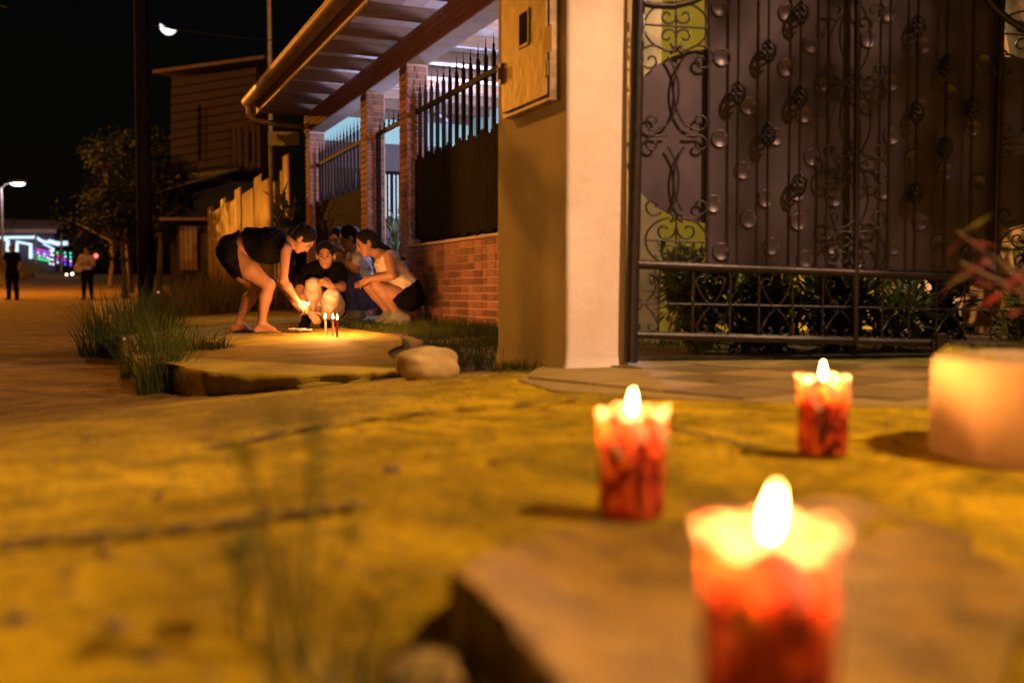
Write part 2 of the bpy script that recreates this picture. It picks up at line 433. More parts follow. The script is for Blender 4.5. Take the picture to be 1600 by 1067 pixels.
def meter_box():
    # the sheet-metal meter box on the street side of the pillar
    def on(x, y, off=0.0):                       # pixel -> plane s = PS - off
        r = ray(x, y); q = r.x * NX + r.y * NY; k = (PS - off) / q; return Vector((0, 0, CAMZ)) + r * k
    a = on(876, 158); b = on(801, 187); ta, tb = st(a)[1], st(b)[1]; z0 = (a.z + b.z) / 2; z1 = z0 + .62
    tm = (ta + tb) / 2; w = tb - ta
    t_ = thing('meter_box', 'weathered sheet metal electricity meter box on the pillar side', 'meter box', H(PS, tm, z0), TH)
    mm = mat('worn_galvanised', (.30, .235, .125), .42, col2=(.10, .075, .035), scale=6, metal=.5, bump=.25, bscale=20, detail=9)
    dk = mat('meter_dark', (.01, .008, .007), .8, spec=.03)
    MB().box(H(PS - .022, tm, (z0 + z1) / 2), (.05, w, z1 - z0), HR).build('case', mm, t_)
    MB().box(H(PS - .052, tm, (z0 + z1) / 2 + .006), (.009, w - .024, z1 - z0 - .03), HR).build('door', mm, t_)
    p = on(818, 45, .06); ps, pt = st(p)
    wnd = MB().box(H(PS - .058, pt, p.z), (.004, .085, .125), HR).build('window', dk, t_)
    fr = MB()
    for dz, dt, h, l in ((.068, 0, .01, .10), (-.068, 0, .01, .10), (0, .047, .126, .008), (0, -.047, .126, .008)):
        fr.box(H(PS - .0585, pt + dt, p.z + dz), (.006, l, h), HR)
    fr.build('window_frame', mm, t_)
    p = on(802, 105, .06); pt = st(p)[1]
    MB().box(H(PS - .058, tb - .008, p.z), (.016, .03, .085), HR).box(H(PS - .068, tb - .008, p.z), (.012, .012, .05), HR).build('latch', mm, t_)
    p = on(856, 62, .06); pt = st(p)[1]
    MB().box(H(PS - .0575, pt, p.z), (.003, .07, .10), HR).build('plate', mat('faded_plate', (.36, .28, .15), .5, scale=12), t_)
    for q in (.12, .5):
        MB().tube([H(PS - .055, ta + .008, z0 + q - .03), H(PS - .055, ta + .008, z0 + q + .03)], .007).build('hinge', mm, t_)
meter_box()

# ================================================================== IRON GATE
IRON = mat('gate_iron', (.018, .015, .016), .42, var=.4, scale=30, metal=.35, bump=.12, bscale=120)
SHEET = mat('gate_sheet', (.066, .060, .098), .38, col2=(.042, .037, .058), scale=3, metal=.30, bump=.05, bscale=14)
def gate():
    c = gw(*gate_ab(1330, 560)); t_ = thing('iron_gate', 'dark wrought iron double gate with sheet panel, scrolls and basket bars', 'gate', (c.x, c.y, .30), GA)
    def pt(x, y, off=0.0): a, b = gate_ab(x, y); return gw(a, b, off)
    def bar(name, pix, r, off=0.0, n=8): return MB().tube([pt(x, y, off) for x, y in pix], r, n).build(name, IRON, t_)
    # posts, stiles, rails
    bar('post', [(1002, -260), (985, 566)], .026, .01, 12); bar('post', [(1690, -260), (1668, 590)], .026, .01, 12)
    bar('mid_rail', [(990, 413), (1665, 440)], .0185, .012, 12)
    bar('bottom_rail', [(990, 523), (1665, 541)], .0150, .012, 12)
    bar('stile', [(1566, -60), (1552, 434)], .0145, .006); bar('stile', [(1108, -60), (1104, 420)], .008, .0)
    bar('meeting_stile', [(1337, -200), (1333, 536)], .0125, .020)
    arc = [(1000 + 110 * k / 10, 12 - 10 * (k / 10) ** 2 * 1.5 + 8 * math.sin(k / 10 * math.pi)) for k in range(11)]
    bar('top_arch', [(990, 2), (1020, 10), (1050, 11), (1080, 4), (1110, -10), (1140, -32)], .013, .006)
    bar('top_arch', [(1515, -50), (1530, -14), (1550, 12), (1575, 34), (1605, 52), (1640, 64), (1668, 66)], .015, .010)
    # sheet panel: rectangle between the stiles and a half disc on either side
    def sheet(name, pix, off): return MB().prism([gate_ab(x, y) for x, y in pix][::-1], off - .0015, off + .0015, GR, G0).build(name, SHEET, t_)
    sheet('panel', [(1104, -200), (1336, -205), (1336, 424), (1104, 414)], -.026)
    sheet('panel', [(1330, -205), (1572, -210), (1562, 434), (1330, 424)], -.0225)
    def disc(cx, cy, r, sgn, lim):
        ps = []
        for k in range(33):
            a = math.pi / 2 - math.pi * k / 32; ps.append((cx + sgn * min(lim, r * math.cos(a)), cy - r * math.sin(a)))
        return ps if sgn > 0 else ps[::-1]
    DL = disc(1106, 212, 136, -1, 103); DR = disc(1558, 222, 136, 1, 105)
    sheet('side_disc', DL[::-1], -.018); sheet('side_disc', DR[::-1][::-1], -.018)
    # dents pressed in the sheet
    dents = [(1131, 88), (1128, 216), (1173, 165), (1232, 105), (1216, 213), (1164, 266), (1128, 10), (1260, 178), (1271, 68), (1233, 18), (1118, 318), (1173, 342),
             (1209, 385), (1251, 346), (1130, 393), (1262, 405), (1447, 70), (1540, 96), (1396, 128), (1487, 144), (1442, 167), (1524, 199), (1397, 212), (1430, 247),
             (1481, 267), (1532, 286), (1383, 298), (1343, 227), (1308, 309), (1442, 346), (1398, 385), (1470, 379), (1518, 396), (1301, 384), (1344, 405), (1273, 245), (1290, 130), (1360, 60), (1390, 20), (1200, 310), (1250, 300)]
    R_ = .036
    prof = [(R_ * 1.06, .0), (R_ * 1.0, .006), (R_ * .93, .008)] + [(R_ * q, .0005 + .0085 * q * q) for q in (.85, .7, .5, .3, .12, .001)]
    dm = MB().lathe(prof, (0, 0, 0), 20).mesh('dimple', SHEET)
    for x, y in dents:
        link('dimple', dm, t_, Matrix.Translation(pt(x, y, -.0205 if x > 1333 else -.0242)) @ GR.to_4x4())
    # front bars with basket twists
    bk = MB()
    for w in range(5):
        ps = []
        for k in range(13):
            q = k / 12; a = 2 * math.pi * (w / 5 + q * .75); rr = .026 * math.sin(math.pi * q) ** .8 + .003
            ps.append((rr * math.cos(a), (q - .5) * .095, rr * math.sin(a)))
        bk.tube(ps, .0042, 5, False)
    bm = bk.mesh('basket', IRON)
    bars = {1151: [147], 1198: [82, 213], 1248: [23, 153, 289], 1291: [], 1387: [], 1430: [43, 178, 303], 1475: [107, 233], 1516: [173]}
    for x, ys in bars.items():
        lean = (x - 900) * .02
        top = (x + lean * .35, -150); bot = (x - lean * .55, 419 + (x - 1105) * .037)
        bar('bar', [top, bot], .0055, .020, 6)
        for y in ys:
            q = (y - top[1]) / (bot[1] - top[1]); link('basket', bm, t_, Matrix.Translation(pt(top[0] + (bot[0] - top[0]) * q, y, .020)) @ GR.to_4x4())
    # lower grille
    for x in (1030, 1083, 1141, 1186, 1238, 1285, 1378, 1420, 1462, 1506, 1548, 1590):
        bar('lower_bar', [(x, 416 + (x - 1000) * .037), (x - 2, 523 + (x - 1000) * .025)], .0042, .008, 6)
    bar('lower_rail', [(998, 474), (1330, 480), (1665, 488)], .0045, .004, 6)
    # scrolls: spirals at both ends of a curve
    def curl(cx, cy, r, a0, turns, n=22):          # spiral inwards starting on the rim at angle a0 (degrees), sign of turns gives the hand
        return [(cx + r * (1 - .78 * k / n) * math.cos(math.radians(a0 + 360 * turns * k / n)), cy + r * (1 - .78 * k / n) * math.sin(math.radians(a0 + 360 * turns * k / n))) for k in range(n + 1)]
    def scroll(pix, off=.006, r=.0046): bar('scroll', pix, r, off, 6)
    def arcp(cx, cy, rx, ry, a0, a1, n=16): return [(cx + rx * math.cos(math.radians(a0 + (a1 - a0) * k / n)), cy + ry * math.sin(math.radians(a0 + (a1 - a0) * k / n))) for k in range(n + 1)]
    def mirror(pix, mx): return [(2 * mx - x, y) for x, y in pix]
    def strip(mx, dy):                             # ornament of a side strip round its centre line
        e = []
        e += [[(mx, 2 + dy), (mx, 84 + dy)], [(mx - 52, 39 + dy), (mx + 48, 45 + dy)]]
        lefts = [arcp(mx - 4, 42 + dy, 46, 38, 95, 270) , curl(mx - 13, 26 + dy, 14, 0, .95), curl(mx - 13, 58 + dy, 14, 10, -.95),
                 [(mx - 6, 82 + dy)] + arcp(mx - 36, 96 + dy, 24, 24, -40, -165, 8) + curl(mx - 40, 95 + dy, 14, 150, -.9),
                 arcp(mx - 62, 142 + dy, 66, 78, -42, 42), arcp(mx - 62, 282 + dy, 66, 78, -42, 38),
                 [(mx - 14, 196 + dy)] + curl(mx - 36, 190 + dy, 15, 60, 1.0), [(mx - 14, 212 + dy)] + curl(mx - 36, 226 + dy, 15, -60, -1.0),
                 curl(mx - 36, 322 + dy, 16, 40, .95), arcp(mx - 4, 376 + dy, 44, 36, 100, 262), curl(mx - 18, 360 + dy, 17, -10, .95), curl(mx - 14, 396 + dy, 16, 10, -.95)]
        e += lefts + [mirror(q, mx) for q in lefts]
        e += [[(mx, 336 + dy), (mx, 416 + dy)], [(mx - 50, 375 + dy), (mx + 48, 379 + dy)]]
        for q in e: scroll(q, .004)
        for yy in (78, 340):                       # leaf cross where the scrolls meet
            c = pt(mx, yy + dy, .008); b = MB()
            for k in range(4):
                a = math.pi / 4 + k * math.pi / 2; b.ell(c + GR @ Vector((math.cos(a) * .02, math.sin(a) * .012, 0)), (.019, .008, .006), GR @ Matrix.Rotation(a, 3, 'Z'), 8, 6)
            b.build('rosette', IRON, t_)
    strip(1056, 0); strip(1608, 14)
    # centre ornament on both sides of the meeting stile
    for sg in (-1, 1):
        def mm(pix): return pix if sg > 0 else mirror(pix, 1332)
        for q in (arcp(1290, 190, 66, 76, -46, 46), arcp(1290, 306, 62, 72, -46, 46),
                  [(1336, 232), (1345, 244)] + curl(1370, 237, 13, 110, -1.0), [(1336, 262), (1348, 252)] + arcp(1362, 268, 22, 20, -120, 40, 8) + curl(1370, 276, 12, 20, .8),
                  curl(1352, 282, 12, -60, 1.0), [(1334, 346), (1348, 356), (1362, 358)] + curl(1366, 342, 15, 70, -1.0),
                  [(1334, 364), (1350, 362)] + arcp(1345, 396, 34, 34, -70, 80, 10), curl(1347, 376, 13, -50, 1.0), curl(1350, 404, 14, 30, -1.0),
                  arcp(1290, 60, 66, 76, -46, 46), [(1336, 118), (1346, 128)] + curl(1368, 112, 15, 110, -1.0), [(1336, 140), (1348, 132)] + curl(1364, 152, 15, -90, 1.0), curl(1362, 20, 15, 90, -1.0)):
            scroll(mm(q), .022, .0043)
    # lyre scrolls of the lower grille
    for mx in (1006, 1110, 1212, 1312, 1400, 1484, 1570, 1640):
        dy = (mx - 1000) * .031
        for sg in (-1, 1):
            e = [[(mx + sg * 2, 474 + dy), (mx + sg * 14, 458 + dy), (mx + sg * 22, 440 + dy)] + curl(mx + sg * 13, 436 + dy, 10, 20 if sg > 0 else 160, -sg * .8),
                 [(mx + sg * 2, 476 + dy), (mx + sg * 14, 490 + dy), (mx + sg * 22, 506 + dy)] + curl(mx + sg * 12, 509 + dy, 11, -20 if sg > 0 else 200, sg * .8)]
            for q in e: bar('scroll', q, .0036, .004, 5)
    # drop bolt and its bracket at the foot
    MB().box(pt(1462, 540, .03), (.05, .10, .04), GR).tube([pt(1452, 530, .035), pt(1450, 572, .035)], .011, 8).build('drop_bolt', IRON, t_)
gate()

# ================================================================== YARD BEHIND THE GATE
EARTH_ = mat('garden_soil', (.05, .038, .02), .95, scale=9, bump=.8)
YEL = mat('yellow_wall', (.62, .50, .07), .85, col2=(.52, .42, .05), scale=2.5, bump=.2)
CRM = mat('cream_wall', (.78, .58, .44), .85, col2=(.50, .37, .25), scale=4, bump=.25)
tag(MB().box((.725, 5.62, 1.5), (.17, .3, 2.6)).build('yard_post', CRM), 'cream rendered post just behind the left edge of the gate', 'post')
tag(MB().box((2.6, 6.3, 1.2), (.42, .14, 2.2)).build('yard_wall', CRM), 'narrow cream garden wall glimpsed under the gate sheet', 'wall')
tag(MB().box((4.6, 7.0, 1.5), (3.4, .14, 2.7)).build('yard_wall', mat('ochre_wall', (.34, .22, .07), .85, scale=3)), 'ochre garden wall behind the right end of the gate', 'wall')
tag(MB().prism([(.55, 4.30), (6, 5.2), (6, 6.9), (.55, 6.9)], .22, .315).build('garden_bed', EARTH_), kind='structure')
yl = thing('garden_lamp', 'thin garden lamp post hidden behind the gate sheet', 'lamp', (1.70, 4.95, .31))
MB().tube([(1.70, 4.95, .31), (1.70, 4.95, 2.3)], .016, 8).build('post', IRON, yl)
MB().lathe([(.001, .10), (.09, .06), (.095, .05), (.03, .05), (.03, .0), (.001, .0)], (1.70, 4.95, 2.3), 16).build('shade', IRON, yl)
MB().ell((1.70, 4.95, 2.27), (.04, .04, .045)).build('bulb', glow('yard_bulb', (1, .82, .42), 8), yl)
point_light('yard_light', (1.70, 4.95, 2.16), 75, (1.0, .85, .40), .05, yl)

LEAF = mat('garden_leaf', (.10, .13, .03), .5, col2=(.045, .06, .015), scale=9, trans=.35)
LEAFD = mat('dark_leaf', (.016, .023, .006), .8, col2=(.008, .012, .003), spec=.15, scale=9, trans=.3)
BARK = mat('bark', (.10, .07, .045), .9, col2=(.05, .035, .02), scale=14, bump=.7)
def leaf(mb, p, d, up, L, W):
    """one folded leaf of four faces"""
    d = d.normalized(); s = d.cross(up)
    s = s.normalized() if s.length > 1e-4 else Vector((1, 0, 0)); n = s.cross(d)
    m = p + d * L * .45; e = p + d * L - n * L * .12
    mb.add([p, m + s * W - n * W * .3, e, m - s * W - n * W * .3, m], [(0, 4, 1), (4, 2, 1), (0, 3, 4), (4, 3, 2)])
def rvec(): 
    v = Vector((random.gauss(0, 1), random.gauss(0, 1), random.gauss(0, 1))); return v.normalized()
def shrub(name, label, cat, c, r, n, L, W, m, group=None, stems=5):
    t_ = thing(name, label, cat, c, 0, group); c = Vector(c)
    sb = MB(); fb = MB(); tips = []
    for k in range(stems):
        q = Vector((random.uniform(-1, 1) * r[0], random.uniform(-1, 1) * r[1], r[2] * random.uniform(1.0, 1.9)))
        mid = q * .5 + Vector((random.uniform(-.05, .05), random.uniform(-.05, .05), .05)); tips.append((mid, q))
        sb.tube([c, c + mid, c + q], [.012, .008, .003], 5)
    for k in range(n):
        mid, q = random.choice(tips); f_ = random.random(); p = mid.lerp(q, f_) if random.random() < .75 else mid * f_
        off = rvec(); off = Vector((off.x * r[0], off.y * r[1], off.z * r[2])) * random.uniform(.1, .55); pp = c + p + off
        if pp.z < c.z + .02: pp.z = c.z + random.uniform(.02, .1)
        d = off.normalized() + Vector((0, 0, .3)) + rvec() * .6; leaf(fb, pp, d, Vector((0, 0, 1)), L * random.uniform(.6, 1.3), W * random.uniform(.7, 1.2))
    sb.build('stem', BARK, t_); fb.build('foliage', m, t_); return t_
spots = [((.86, 4.62, .31), (.16, .13, .24), 900, .065, .015, 'dense low bush at the left foot of the gate'),
         ((1.10, 4.62, .31), (.17, .13, .22), 900, .065, .015, 'dense dark bush second from the left foot of the gate'),
         ((.98, 4.95, .31), (.17, .16, .25), 520, .07, .014, 'low leafy garden plant behind the left foot of the gate'),
         ((1.25, 4.72, .31), (.17, .16, .16), 420, .08, .014, 'fine leaved garden plant second from the left behind the gate'),
         ((1.36, 5.4, .31), (.26, .25, .26), 420, .14, .018, 'bushy garden plant with narrow leaves below the yellow wall'),
         ((1.55, 4.80, .31), (.20, .16, .18), 480, .10, .02, 'dark garden shrub behind the lower grille left of the meeting stile'),
         ((1.86, 4.90, .31), (.20, .16, .18), 420, .10, .02, 'dark garden shrub just right of the gate meeting stile'),
         ((2.22, 5.2, .31), (.22, .2, .26), 300, .14, .03, 'broad leaved garden plant before the narrow cream wall'),
         ((2.55, 5.0, .31), (.20, .2, .20), 360, .12, .026, 'leafy garden plant below the right half of the gate'),
         ((2.85, 5.3, .31), (.25, .25, .60), 420, .14, .03, 'taller garden shrub behind the right end of the gate'),
         ((3.3, 6.0, .31), (.35, .25, .95), 420, .16, .035, 'tall garden shrub standing before the ochre wall')]
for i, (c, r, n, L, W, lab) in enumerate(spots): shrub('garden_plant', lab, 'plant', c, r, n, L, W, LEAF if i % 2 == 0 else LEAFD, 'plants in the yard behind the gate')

# ================================================================== PORCH HOUSE
WS = 3.05                                          # street face of the house wall
ZB, ZW, ZBEAM, ZR_ = 0.325, 1.045, 2.90, 3.18
BRICK = mat('porch_brick', (.27, .13, .075), .8, col2=(.17, .07, .04), scale=30, bump=.3, bscale=90, rnd=.42)
MORT = mat('brick_mortar', (.44, .33, .22), .9, scale=20, bump=.2)
WOOD = mat('rafter_wood', (.20, .115, .06), .7, col2=(.11, .06, .03), scale=6, bump=.2, stretch=(1, 8, 8))
BOARD = mat('soffit_board', (.55, .48, .47), .7, col2=(.44, .38, .37), scale=5, rnd=.1)
MINT = mat('mint_wall', (.42, .72, .54), .85, scale=3, var=.08)
BLACK = mat('black_iron', (.004, .0035, .004), .7, scale=30, spec=.1)
DARKW = mat('dark_room', (.03, .022, .018), .8)
hs = thing('porch_house', 'single storey brick porch house with timber eaves and round gutter', 'house', H(WS, 10, ZB), TH)
wall = MB().box(H(WS + .06, 7.85, (ZB + ZW) / 2 - .04), (.10, 3.75, ZW - ZB + .08), HR).build('low_wall', MORT, hs)
bmesh_ = {}
def brick_mesh(L, h):
    k = (round(L, 3), round(h, 3))
    if k not in bmesh_:
        b = MB(); l, hh, d = L / 2, h / 2, .010; e = .004           # bevelled face, open back: 10 quads
        v = [(0, -l, -hh), (0, l, -hh), (0, l, hh), (0, -l, hh), (-d + e, -l, -hh), (-d + e, l, -hh), (-d + e, l, hh), (-d + e, -l, hh), (-d, -l + e, -hh + e), (-d, l - e, -hh + e), (-d, l - e, hh - e), (-d, -l + e, hh - e)]
        f = [(11, 10, 9, 8)] + [(i, (i + 1) % 4, (i + 1) % 4 + 4, i + 4)[::-1] for i in range(4)] + [(i + 4, (i + 1) % 4 + 4, (i + 1) % 4 + 8, i + 8)[::-1] for i in range(4)]
        b.add(v, f); bmesh_[k] = b.mesh('brick', BRICK)
    return bmesh_[k]
CH = 0.0655
LEN = [.19, .095, .19, .145]
H4 = HR.to_4x4()
def brick_row(parent, t0, t1, z, r):
    t = t0; i = r
    while t < t1 - .03:
        L = min(LEN[(i * 3 + r) % 4], t1 - t)
        if t1 - t - L < .05: L = t1 - t
        link('brick', brick_mesh(L - .009, CH - .009), parent, Matrix.Translation(H(WS + .0095, t + L / 2, z)) @ H4); t += L; i += 1
nr = int(round((ZW - ZB) / CH))
for r in range(nr): brick_row(wall, 7.05, 9.73, ZB + CH * (r + .5), r)
MB().box(H(WS + .05, 7.85, ZW + .012), (.135, 3.75, .022), HR).build('coping', MORT, hs)
posts = [9.73, 11.28, 14.39]
H90 = (HR @ Matrix.Rotation(math.pi / 2, 3, 'Z')).to_4x4()
def post_bricks(parent, t0, z0, z1, merged):
    W = .22; D = .25; acc = MB() if merged else None; r = 0; z = z0 + CH / 2
    while z < z1 - .02:
        jobs = [(H(WS + .0095, t0 + D / 2, z), D - .006, H4)]
        sp = (W / 2 - .01) if r % 2 else .075
        jobs += [(H(WS + .01 + sp / 2 , t0 + .0095, z), sp - .007, H90), (H(WS + .01 + (sp + W - .01) / 2, t0 + .0095, z), W - .01 - sp - .007, H90)]
        for p, L, R in jobs:
            if merged:
                me = brick_mesh(L, CH - .009); M = Matrix.Translation(p) @ R; acc.add([M @ v.co for v in me.vertices], [tuple(q.vertices) for q in me.polygons])
            else: link('brick', brick_mesh(L, CH - .009), parent, Matrix.Translation(p) @ R)
        z += CH; r += 1
    if merged: tag(acc.build('brick', BRICK, parent), kind='stuff')
for i, t0 in enumerate(posts):
    b = MB().box(H(WS + .12, t0 + .13, (ZB + ZBEAM) / 2 - .05), (.22, .24, ZBEAM - ZB + .1), HR).build('post', MORT, hs)
    post_bricks(b, t0, ZB, ZBEAM, i == 2)
# beam along the posts, faced with the same brick
bmcore = MB().box(H(WS + .12, 10.25, (ZBEAM + ZR_) / 2), (.22, 9.0, ZR_ - ZBEAM), HR).build('beam', mat('beam_plaster', (.42, .34, .30), .85, scale=6, bump=.2), hs)
acc = MB(); rr = 0; z = ZBEAM + CH / 2
while z < ZR_ - .02:
    t = 5.8 + (rr % 2) * .09
    while t < 14.6:
        me = brick_mesh(.18, CH - .009); M = Matrix.Translation(H(WS + .0085, t + .09, z)) @ H4; acc.add([M @ v.co for v in me.vertices], [tuple(q.vertices) for q in me.polygons]); t += .19
    z += CH; rr += 1
tag(acc.build('brick', BRICK, bmcore), kind='stuff')
# eaves: rafters, boards, fascia, gutter
ZE = 3.31
rm = MB().box((0, 0, 0), (3.25, .07, .125)).mesh('rafter', WOOD)
for k in range(12): link('rafter', rm, hs, Matrix.Translation(H(4.03, 6.2 + .76 * k, ZE - .066)) @ H4)
bdm = MB().box((0, 0, 0), (.196, 9.2, .016)).mesh('soffit_board', BOARD)
for k in range(16): link('soffit_board', bdm, hs, Matrix.Translation(H(2.52 + .203 * k, 10.2, ZE + .008)) @ H4)
MB().box(H(4.0, 10.2, ZE + .07), (3.4, 9.25, .08), HR).build('roof_sheet', mat('roof_metal', (.12, .10, .09), .5, metal=.4), hs)
MB().box(H(2.395, 10.2, ZE - .055), (.03, 9.2, .17), HR).build('fascia', mat('fascia_wood', (.42, .27, .13), .6, col2=(.27, .16, .07), scale=5, stretch=(1, 6, 1)), hs)
MB().box(H(4.0, 14.83, ZE - .03), (3.2, .03, .18), HR).build('bargeboard', WOOD, hs)
GUT = mat('gutter_metal', (.27, .18, .08), .5, col2=(.14, .09, .04), scale=3, metal=.45, bump=.15, bscale=10)
gc = MB(); v = []; f = []; segs = 12; ts = [5.6, 8.0, 8.03, 10.4, 10.43, 12.8, 12.83, 14.95]
for i, t in enumerate(ts):
    rad = .085 + (.004 if i in (2, 4, 6) else 0)
    for k in range(segs + 1):
        a = math.pi * (1 + k / segs); v.append(H(2.285 + rad * math.cos(a), t, ZE + .045 + rad * math.sin(a)))
n_ = segs + 1
for i in range(len(ts) - 1):
    for k in range(segs): a = i * n_ + k; f.append((a, a + 1, a + n_ + 1, a + n_))
f.append(tuple(range((len(ts) - 1) * n_, len(ts) * n_)))
gc.add(v, f, True)
gut = gc.build('gutter', GUT, hs)
sol = gut.modifiers.new('wall', 'SOLIDIFY'); sol.thickness = .006
MB().tube([H(2.2, 5.6, ZE + .05), H(2.2, 14.95, ZE + .05)], .012, 8).build('bead', GUT, gut)
MB().tube([H(2.285, 14.85, ZE - .02), H(2.285, 14.86, ZE - .13), H(2.31, 14.86, ZE - .20), H(2.38, 14.86, ZE - .235), H(2.7, 14.86, ZE - .26), H(3.1, 14.80, ZE - .28), H(3.18, 14.75, ZE - .36), H(3.18, 14.75, ZB)], .042, 10).build('downpipe', GUT, hs)
# rooms: floor, walls of the porch
MB().box(H(4.4, 10.2, ZB - .04), (2.5, 9.0, .08), HR).build('porch_floor', mat('porch_floor', (.22, .18, .16), .6, scale=5), hs)
ew = MB()
ew.box(H(4.4, 14.74, 3.06), (2.6, .16, .46), HR)
ew.build('end_wall', MINT, hs)
MB().box(H(4.4, 14.75, 1.58), (2.5, .12, 2.50), HR).build('lower_end_wall', mat('dark_panelling', (.10, .065, .05), .6, col2=(.06, .04, .03), scale=6, stretch=(8, 8, 1)), hs)
MB().box(H(5.66, 10.2, 1.8), (.12, 9.0, 2.95), HR).build('back_wall', MINT, hs)
MB().box(H(4.4, 5.75, 1.8), (2.5, .12, 2.95), HR).build('side_wall', YEL, hs)
# lit window in the end wall, seen through the doorway, with its grille
def end_px(x, y, t): 
    r = ray(x, y); q = -r.x * NY + r.y * NX; return Vector((0, 0, CAMZ)) + r * (t / q)
def end_window(x0, x1, y0, y1, n, strength):
    a = end_px(x0, y0, 14.66); b = end_px(x1, y1, 14.66); sa, sb = st(a)[0], st(b)[0]; zc = (a.z + b.z) / 2; hh = abs(a.z - b.z)
    w = MB().box(H((sa + sb) / 2, 14.68, zc), (sb - sa, .02, hh), HR).build('lit_window', glow('curtain_light%d' % int(strength * 10), (.70, .84, 1.0), strength), hs)
    for k in range(n + 1):
        s_ = sa + (sb - sa) * k / n; MB().box(H(s_, 14.645, zc), (.028 if k % 2 else .05, .03, hh + .04), HR).build('window_bar', BLACK, w)
    MB().box(H((sa + sb) / 2, 14.645, zc + hh / 2), (sb - sa + .05, .035, .05), HR).build('window_head', BLACK, w)
    MB().box(H((sa + sb) / 2, 14.645, zc - hh / 2), (sb - sa + .05, .035, .05), HR).build('window_sill', BLACK, w)
end_window(598, 632, 270, 345, 5, 1.1); end_window(528, 560, 265, 300, 6, .9)
# white door frame inside the first bay
df = MB()
for (x0, y0), (x1, y1) in zip([(672, 240), (672, 170), (700, 188)][:2] + [(672, 170), (700, 190)], [(672, 170), (700, 189)] + [(700, 190), (704, 250)]):
    df.tube([end_px(x0, y0, 14.2), end_px(x1, y1, 14.2)], .02, 6)
df.build('awning_frame', mat('white_paint', (.75, .77, .78), .5), hs)
# fluorescent tube under the porch ceiling
fl = thing('tube_lamp', 'white fluorescent tube lamp fixed under the porch ceiling', 'lamp', H(4.5, 8.7, 3.17), TH)
MB().box(H(4.5, 8.7, 3.20), (.09, 1.2, .05), HR).build('housing', mat('white_paint', (.75, .77, .78), .5), fl)
MB().tube([H(4.5, 8.12, 3.155), H(4.5, 9.28, 3.155)], .014, 8).build('tube', glow('tube_glow', (.72, .74, 1.0), 9), fl)
point_light('porch_light', H(4.5, 8.7, 2.95), 230, (.66, .62, 1.0), .15, fl)
point_light('porch_light', H(4.5, 11.7, 2.75), 330, (.55, .54, 1.0), .12, fl)  # added light with no tube of its own, reaching out through the doorway

# ------------------------------------------------------------------ picket fences of the porch
tipm = MB().lathe([(.016, 0), (.018, .02), (.008, .03), (.012, .05), (.014, .06), (.006, .08), (.004, .12), (.0008, .17)], (0, 0, 0), 8).mesh('finial', BLACK)
def picket_fence(label, t0, t1, z0, z1, low, gap=.178, group='iron fences of the porch'):
    f_ = thing('iron_fence', label, 'fence', H(WS + .12, (t0 + t1) / 2, z0), TH, group); S = WS + .13
    n = int((t1 - t0) / gap); pm = MB().box((0, 0, 0), (.03, .034, z1 - .17 - z0)).mesh('picket', BLACK)
    for k in range(n + 1):
        t = t0 + gap * .35 + gap * k
        if t > t1: break
        link('picket', pm, f_, Matrix.Translation(H(S, t, (z0 + z1 - .17) / 2)) @ H4)
        link('finial', tipm, f_, Matrix.Translation(H(S, t, z1 - .172)) @ H4)
    MB().box(H(S - .03, (t0 + t1) / 2, 2.41), (.028, t1 - t0, .045), HR).build('rail', BLACK, f_)
    MB().box(H(S - .03, (t0 + t1) / 2, z0 + .05), (.028, t1 - t0, .045), HR).build('rail', BLACK, f_)
    if low:
        lm = MB().box((0, 0, 0), (.012, .050, low - z0 - .02)).mesh('slat', mat('fence_slat', (.005, .0035, .003), .8, scale=20, rnd=.3, spec=.06))
        k = 0; t = t0 + .03; g = .0593
        while t < t1:
            dz = .03 * math.sin(k * 1.3) ; link('slat', lm, f_, Matrix.Translation(H(S - .052, t, (low + z0) / 2 + .02 + dz)) @ H4)
            if k % 3 == 1: link('finial', tipm, f_, Matrix.Translation(H(S - .052, t, low + .01 + dz)) @ Matrix.Scale(.6, 4) @ H4)
            t += g; k += 1
picket_fence('black picket fence with dense lower slats on the near brick wall', 6.6, 9.70, ZW + .02, 2.75, 1.93)
picket_fence('black picket fence with dense lower slats in the far porch bay', 11.56, 14.36, ZB + .1, 2.75, 1.85)
gf = thing('porch_gate', 'open iron gate frame with spiked top rail between two brick posts', 'gate', H(WS + .12, 10.6, ZB), TH)
MB().box(H(WS + .13, 10.62, 2.41), (.03, 1.28, .045), HR).build('rail', BLACK, gf)
for k in range(7): link('finial', tipm, gf, Matrix.Translation(H(WS + .13, 10.08 + .178 * k, 2.43)) @ H4)
for t in (10.02, 11.22): MB().box(H(WS + .13, t, 1.37), (.045, .045, 2.06), HR).build('jamb', BLACK, gf)
shrub('potted_plant', 'leafy pot plant lit blue white inside the porch doorway', 'plant', H(3.9, 12.6, ZB), (.22, .25, .6), 260, .2, .03, LEAF)
tag(MB().tube([H(WS - .03, 7.12, ZB + .03), H(WS - .12, 6.75, ZB + .32), H(WS - .18, 6.5, ZB + .5)], .017, 8).build('leaning_pipe', BLACK), 'dark pipe leaning at the brick wall behind the pillar', 'pipe')
br = Pw(0, 500) if False else None
tag(MB().box(H(WS + .01, 9.55, ZW + .045), (.07, .20, .04), HR).box(H(WS + .01, 9.51, ZW + .071), (.05, .09, .012), HR).build('loose_brick', mat('pale_block', (.5, .45, .42), .8, scale=20)), 'pale loose block lying on the low wall by the post', 'block')

